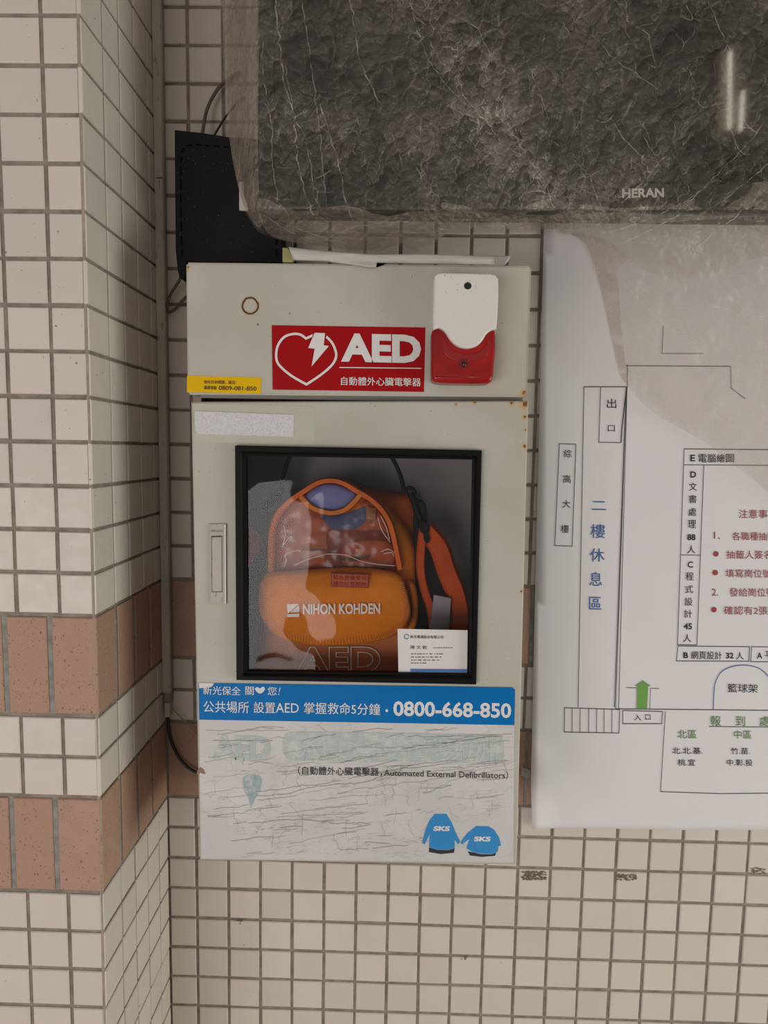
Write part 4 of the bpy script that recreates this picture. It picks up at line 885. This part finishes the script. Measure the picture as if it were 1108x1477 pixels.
# cloudy plastic wrap
def wrap_mat(nm='cloudy_crumpled_plastic', extra=0.):
    n = N(nm); n.n.remove(n.b)
    def warp(sc, a):
        w = n.n.new('ShaderNodeVectorMath'); w.operation = 'MULTIPLY_ADD'; n.l.new(n.noisev(sc), w.inputs[0]); w.inputs[1].default_value = (a, .01, a); n.l.new(n.pos, w.inputs[2]); return w.outputs[0]
    def cells(scale, vec):
        v = n.n.new('ShaderNodeTexVoronoi'); n.l.new(vec, v.inputs['Vector']); v.inputs['Scale'].default_value = scale; sp = n.n.new('ShaderNodeSeparateColor'); n.l.new(v.outputs['Color'], sp.inputs[0]); return sp.outputs[0]
    wa = warp(16, .05); wb = warp(55, .022); wc = warp(140, .008)
    sx = n.n.new('ShaderNodeSeparateXYZ'); n.l.new(n.pos, sx.inputs[0]); hang = n.ramp(sx.outputs[2], ZB - .05, ZB + .012, .10, 1.); leftw = n.ramp(sx.outputs[0], .30, .50, 1, 0)
    A = n.scale(n.rot(wa, -.38), (1, 1, .30)); B = n.scale(n.rot(wb, -.5), (1, 1, .55)); C_ = n.scale(n.rot(wc, .4), (1, 1, .8))
    v1 = n.voro(22, 'DISTANCE_TO_EDGE', A); v2 = n.voro(60, 'DISTANCE_TO_EDGE', B); v3 = n.voro(120, 'DISTANCE_TO_EDGE', C_)
    band_ = n.ramp(n.noise(5.5, 4, .6, n.rot(n.pos, .5)), .44, .60); patch = n.ramp(n.noise(13, 3, .6), .40, .60)
    c1 = n.math('MULTIPLY', n.ramp(v1, 0, .018, 1, 0), n.ramp(n.noise(20, 2), .42, .6))
    c2 = n.math('MULTIPLY', n.ramp(v2, 0, .032, 1, 0), n.ramp(n.noise(38, 2), .40, .62)); c3 = n.math('MULTIPLY', n.ramp(v3, 0, .055, 1, 0), n.math('MULTIPLY', patch, n.ramp(n.noise(70, 2), .4, .6)))
    q1 = at(600, 0, YT); q2 = at(810, 310, YT); dx, dz = q2[0] - q1[0], q2[2] - q1[2]; L_ = math.hypot(dx, dz)
    off = n.math('ADD', n.math('MULTIPLY', sx.outputs[0], dz / L_), n.math('ADD', n.math('MULTIPLY', sx.outputs[2], -dx / L_), -(q1[0] * dz - q1[2] * dx) / L_))
    off = n.math('ADD', off, n.math('MULTIPLY', n.math('SUBTRACT', n.noise(8, 3), .5), .09)); core = n.ramp(n.math('ABSOLUTE', off), .015, .055, 1, 0)
    dens = n.math('ADD', .40, n.math('ADD', n.math('MULTIPLY', band_, .30), n.math('MULTIPLY', core, .75)))
    cr = n.math('ADD', n.math('MULTIPLY', c1, .16), n.math('MULTIPLY', n.math('ADD', n.math('MULTIPLY', c2, .36), n.math('MULTIPLY', c3, .27)), dens))
    fct = n.math('ADD', n.math('MULTIPLY', cells(60, B), .17), n.math('MULTIPLY', cells(120, C_), .17))  # light and dark facets of the crumple: shading put into the opacity
    fac = n.math('ADD', n.math('MULTIPLY', n.math('ADD', cr, n.math('MULTIPLY', fct, dens)), hang), n.math('ADD', .03, n.math('MULTIPLY', n.ramp(n.noise(7, 5, .6), .35, .7), .11)))
    fac = n.math('ADD', fac, n.math('MULTIPLY', n.math('SUBTRACT', 1., hang), .05)); soft = n.noise(20, 5, .6, n.scale(n.rot(wa, .85), (1, 1, .22))); pull = n.ramp(n.math('ABSOLUTE', n.math('SUBTRACT', soft, .5)), 0, .03, .13, 0)  # pull: shading of the long soft folds painted in as opacity
    fac = n.math('ADD', fac, n.math('MULTIPLY', n.math('SUBTRACT', 1., hang), pull)); fac = n.math('ADD', fac, extra); fac = n.math('MINIMUM', fac, .85)
    h = n.math('MULTIPLY', hang, n.math('ADD', n.ramp(v1, 0, .3), n.math('ADD', n.math('MULTIPLY', n.ramp(v2, 0, .35), .6), n.math('MULTIPLY', n.ramp(v3, 0, .4), .3))))
    nb = n.bump(h, .9, .005)
    nb = n.bump(n.noise(16, 4, .55, n.scale(n.rot(wa, .75), (1, 1, .25))), .6, .012, nb)
    t = n.n.new('ShaderNodeBsdfTransparent'); t.inputs[0].default_value = (.95, .93, .91, 1)
    d = n.n.new('ShaderNodeBsdfDiffuse'); d.inputs[0].default_value = (.47, .405, .34, 1); n.l.new(nb, d.inputs['Normal'])
    tl_ = n.n.new('ShaderNodeBsdfTranslucent'); tl_.inputs[0].default_value = (.47, .405, .34, 1); n.l.new(nb, tl_.inputs['Normal'])
    g = n.n.new('ShaderNodeBsdfGlossy'); g.inputs['Roughness'].default_value = .40; g.inputs[0].default_value = (.85, .80, .74, 1); n.l.new(nb, g.inputs['Normal'])
    m1 = n.n.new('ShaderNodeMixShader'); m1.inputs[0].default_value = .3; n.l.new(d.outputs[0], m1.inputs[1]); n.l.new(tl_.outputs[0], m1.inputs[2])
    m2 = n.n.new('ShaderNodeMixShader'); m2.inputs[0].default_value = .13; n.l.new(m1.outputs[0], m2.inputs[1]); n.l.new(g.outputs[0], m2.inputs[2])
    m3 = n.n.new('ShaderNodeMixShader'); n.l.new(fac, m3.inputs[0]); n.l.new(t.outputs[0], m3.inputs[1]); n.l.new(m2.outputs[0], m3.inputs[2]); n.l.new(m3.outputs[0], n.out.inputs[0]); return n.m
M_WRAP = wrap_mat(); M_FOLD = wrap_mat('doubled_cloudy_plastic', .22)
def sst(x): x = np.clip(x, 0, 1); return x * x * (3 - 2 * x)
def wrapy(U, V, D):
    tl = sst((374 - U) / 52); Dn = 60 + 240 * sst((U - 760) / 160); tb = np.clip((V - 302) / Dn, 0, 1)
    y = -.160 + .085 * tl; yb = np.where(U > 780, .128 + 0 * U, .05 + .078 * sst((U - 700) / 90)); y = np.minimum(y + yb * (tb ** .8), -.022)
    c = .0045 * (crumple(U, V, 62, 1, 1.15, 2.2) - .4) + .0022 * (crumple(U, V, 24, 2, .9, 1.6) - .4) + .0011 * (crumple(U, V, 11, 3, .6, 1.3) - .4)
    c = c + .004 * (vnoise(U / 90, V / 120, 4) - .5); fl_ = 1. 
    lim = np.where((U > 374) & (V < 303), np.clip(c, -.008, .0055), c * 1.2 * (1 - .45 * tb))
    return y + lim
wrap_poly = [(322, -390), (318, -200), (320, -60), (322, 0), (321, 60), (324, 110), (327, 160), (331, 200), (337, 235), (345, 275), (352, 300), (362, 320), (376, 336), (400, 345), (430, 352), (470, 356), (505, 362), (540, 360), (565, 348), (590, 352), (612, 356), (630, 350), (636, 338), (645, 331), (700, 330), (760, 332), (800, 331), (822, 338), (838, 350), (850, 372), (858, 395), (866, 420), (874, 455), (882, 490), (890, 520), (893, 540), (907, 558), (925, 580), (950, 600), (985, 620), (1020, 640), (1050, 665), (1085, 690), (1110, 712), (1160, 745), (1240, 780), (1350, 790), (1460, 760), (1460, -390)]
wrap_poly = [(1460, -390)] + sp2(wrap_poly[:-1], 3, False)
wr = sheet('plastic_wrap', wrap_poly, 3, wrapy, M_WRAP, None)
tag(wr, 'cloudy crumpled plastic sheet draped over the television and part of the paper chart', 'plastic sheet')

# long pulled creases: whitening and their lit edges put into pale ribbons
def crease_mat():
    n = N('whitened_lit_crease'); n.b.inputs['Base Color'].default_value = (.55, .50, .44, 1); n.b.inputs['Roughness'].default_value = .4
    t = n.n.new('ShaderNodeBsdfTransparent'); m = n.n.new('ShaderNodeMixShader'); n.l.new(n.ramp(n.noise(120, 3, .6), .35, .7, .04, .42), m.inputs[0]); n.l.new(t.outputs[0], m.inputs[1]); n.l.new(n.b.outputs[0], m.inputs[2]); n.l.new(m.outputs[0], n.out.inputs[0]); return n.m
rc = np.random.default_rng(5)
def wy1(u, v): return float(wrapy(np.array([u * 1.]), np.array([v * 1.]), None)[0]) - .0012
CR = Print(wy1)
base_ = [[(433, -10), (445, 60), (452, 110), (458, 165), (464, 230), (472, 300)], [(396, -10), (403, 60), (410, 120), (424, 165), (428, 220), (440, 280), (452, 310)], [(503, -10), (512, 40), (519, 90), (538, 130), (550, 158)], [(378, 60), (381, 120), (392, 180), (392, 240), (402, 290), (418, 315)],
  [(412, 95), (418, 130), (423, 160), (440, 200), (449, 240), (452, 280), (463, 300)], [(462, 150), (478, 200), (490, 240), (498, 290), (510, 320)], [(590, -10), (600, 40), (616, 80), (630, 105), (655, 135)], [(655, 20), (690, 40), (706, 80), (700, 110), (725, 150), (745, 190)],
  [(620, 60), (636, 90), (660, 110), (668, 138), (700, 170), (722, 205)], [(900, -10), (905, 30), (935, 50), (945, 90)], [(1020, -10), (1035, 35), (1046, 55), (1053, 70)], [(868, 60), (880, 80), (900, 95), (925, 110), (950, 130)], [(995, 100), (1000, 140), (1015, 155), (1040, 150)],
  [(725, 165), (745, 200), (770, 240), (790, 270), (800, 300)], [(560, 180), (575, 215), (580, 240)], [(690, 170), (688, 205), (700, 190), (720, 195)], [(760, 90), (778, 130), (790, 170)], [(880, 170), (905, 205), (930, 230)],
  [(1110, 170), (1085, 200), (1062, 225), (1040, 245), (1015, 270), (985, 298)], [(1110, 235), (1080, 260), (1050, 285), (1010, 310)], [(1110, 285), (1070, 305), (1020, 345), (985, 372)], [(1030, 260), (990, 290), (940, 315), (880, 335)], [(960, 225), (930, 260), (890, 300), (862, 325)], [(850, 250), (862, 290), (880, 320)],
  [(1000, 300), (960, 320), (900, 350)], [(905, 405), (950, 430), (985, 445), (1020, 440), (1110, 460)], [(890, 400), (930, 440), (960, 470), (1000, 490)], [(470, 345), (500, 330), (540, 322), (600, 318)], [(430, 330), (470, 345), (510, 352)], [(380, 310), (420, 335), (450, 345)]]
def rough(pl, amp):
    out = []
    for a, b in zip(pl[:-1], pl[1:]):
        m = max(2, int(math.hypot(b[0] - a[0], b[1] - a[1]) / 7))
        for i in range(m): out.append((a[0] + (b[0] - a[0]) * i / m + rc.normal(0, amp), a[1] + (b[1] - a[1]) * i / m + rc.normal(0, amp * .6)))
    return out + [pl[-1]]
for pl in base_: CR.line(rough(pl, 1.1), rc.uniform(.9, 1.9))
for i in range(110):                                   # short kinks between them
    u, v = rc.uniform(385, 1108), rc.uniform(-5, 300)
    on = abs((v - 20) * 1.0 - (u - 590) * .95) < 90 or v > 200 or u > 850
    if not on and rc.random() < .6: continue
    a = rc.normal(1.25, .6); q = [(u, v)]
    for k in range(int(rc.integers(3, 7))): a += rc.normal(0, .5); q.append((q[-1][0] + 7 * math.cos(a), q[-1][1] + 7 * math.sin(a)))
    if q[-1][1] < 318: CR.line(q, rc.uniform(.5, 1.3))
cz = CR.build('crease_lines', crease_mat(), wr); cz['kind'] = 'stuff'
# doubled-over folds of the same sheet
def fold(poly, dy, step=4, mt=None):
    o = sheet('folded_layer', sp2(poly, 3), step, lambda U, V, D: wrapy(U, V, D) + dy, mt or M_FOLD, wr); return o
fold([(321, -60), (323, 60), (326, 150), (333, 215), (342, 262), (352, 297), (364, 318), (378, 328), (374, 280), (372, 200), (373, 100), (373, -60)], .010)
fold([(322, -60), (324, 60), (327, 140), (336, 215), (346, 262), (358, 300), (368, 300), (364, 230), (360, 150), (356, 60), (352, -60)], .016)
fold([(372, 285), (385, 335), (430, 350), (505, 360), (540, 358), (590, 350), (640, 333), (700, 329), (790, 331), (900, 325), (1000, 318), (1240, 300), (1240, 280), (1100, 262), (980, 292), (880, 300), (800, 285), (720, 308), (640, 292), (560, 312), (500, 296), (430, 305)], .008)
fold([(520, 330), (640, 332), (632, 345), (612, 355), (600, 365), (575, 352), (540, 366), (500, 362)], .014)
fold([(800, 332), (830, 340), (850, 362), (866, 415), (880, 480), (892, 535), (905, 555), (902, 520), (896, 470), (893, 420), (890, 390), (905, 372), (870, 345)], .006)
fold([(800, 332), (860, 345), (900, 372), (960, 400), (1020, 395), (1100, 370), (1240, 360), (1240, 300), (1000, 312)], .012, 4, M_WRAP)
# ================================================================== ADDED TUBE LAMP (unseen, placed for its streaks mirrored in the screen)
M_TUBE = N('lit_tube'); M_TUBE.b.inputs['Emission Color'].default_value = (1, .93, .80, 1); M_TUBE.b.inputs['Emission Strength'].default_value = 14; M_TUBE = M_TUBE.m
lamp = empty('added_tube_lamp', (1.28, -1.42, 2.42), 'twin tube lamp added out of view for the streaks mirrored in the screen', 'lamp')
box('lamp_back', 1.235, 1.325, -1.42, -1.40, 2.42, 2.73, M_PVC, lamp, bev=.002)
tube('lamp_tube', [(1.256, -1.38, 2.685), (1.269, -1.38, 2.470)], .0065, M_TUBE, lamp, k=1); tube('lamp_tube', [(1.302, -1.38, 2.575), (1.303, -1.38, 2.452)], .006, M_TUBE, lamp, k=1)
for z in (2.45, 2.70): box('tube_holder', 1.245, 1.315, -1.40, -1.372, z, z + .008, M_PVC, lamp)
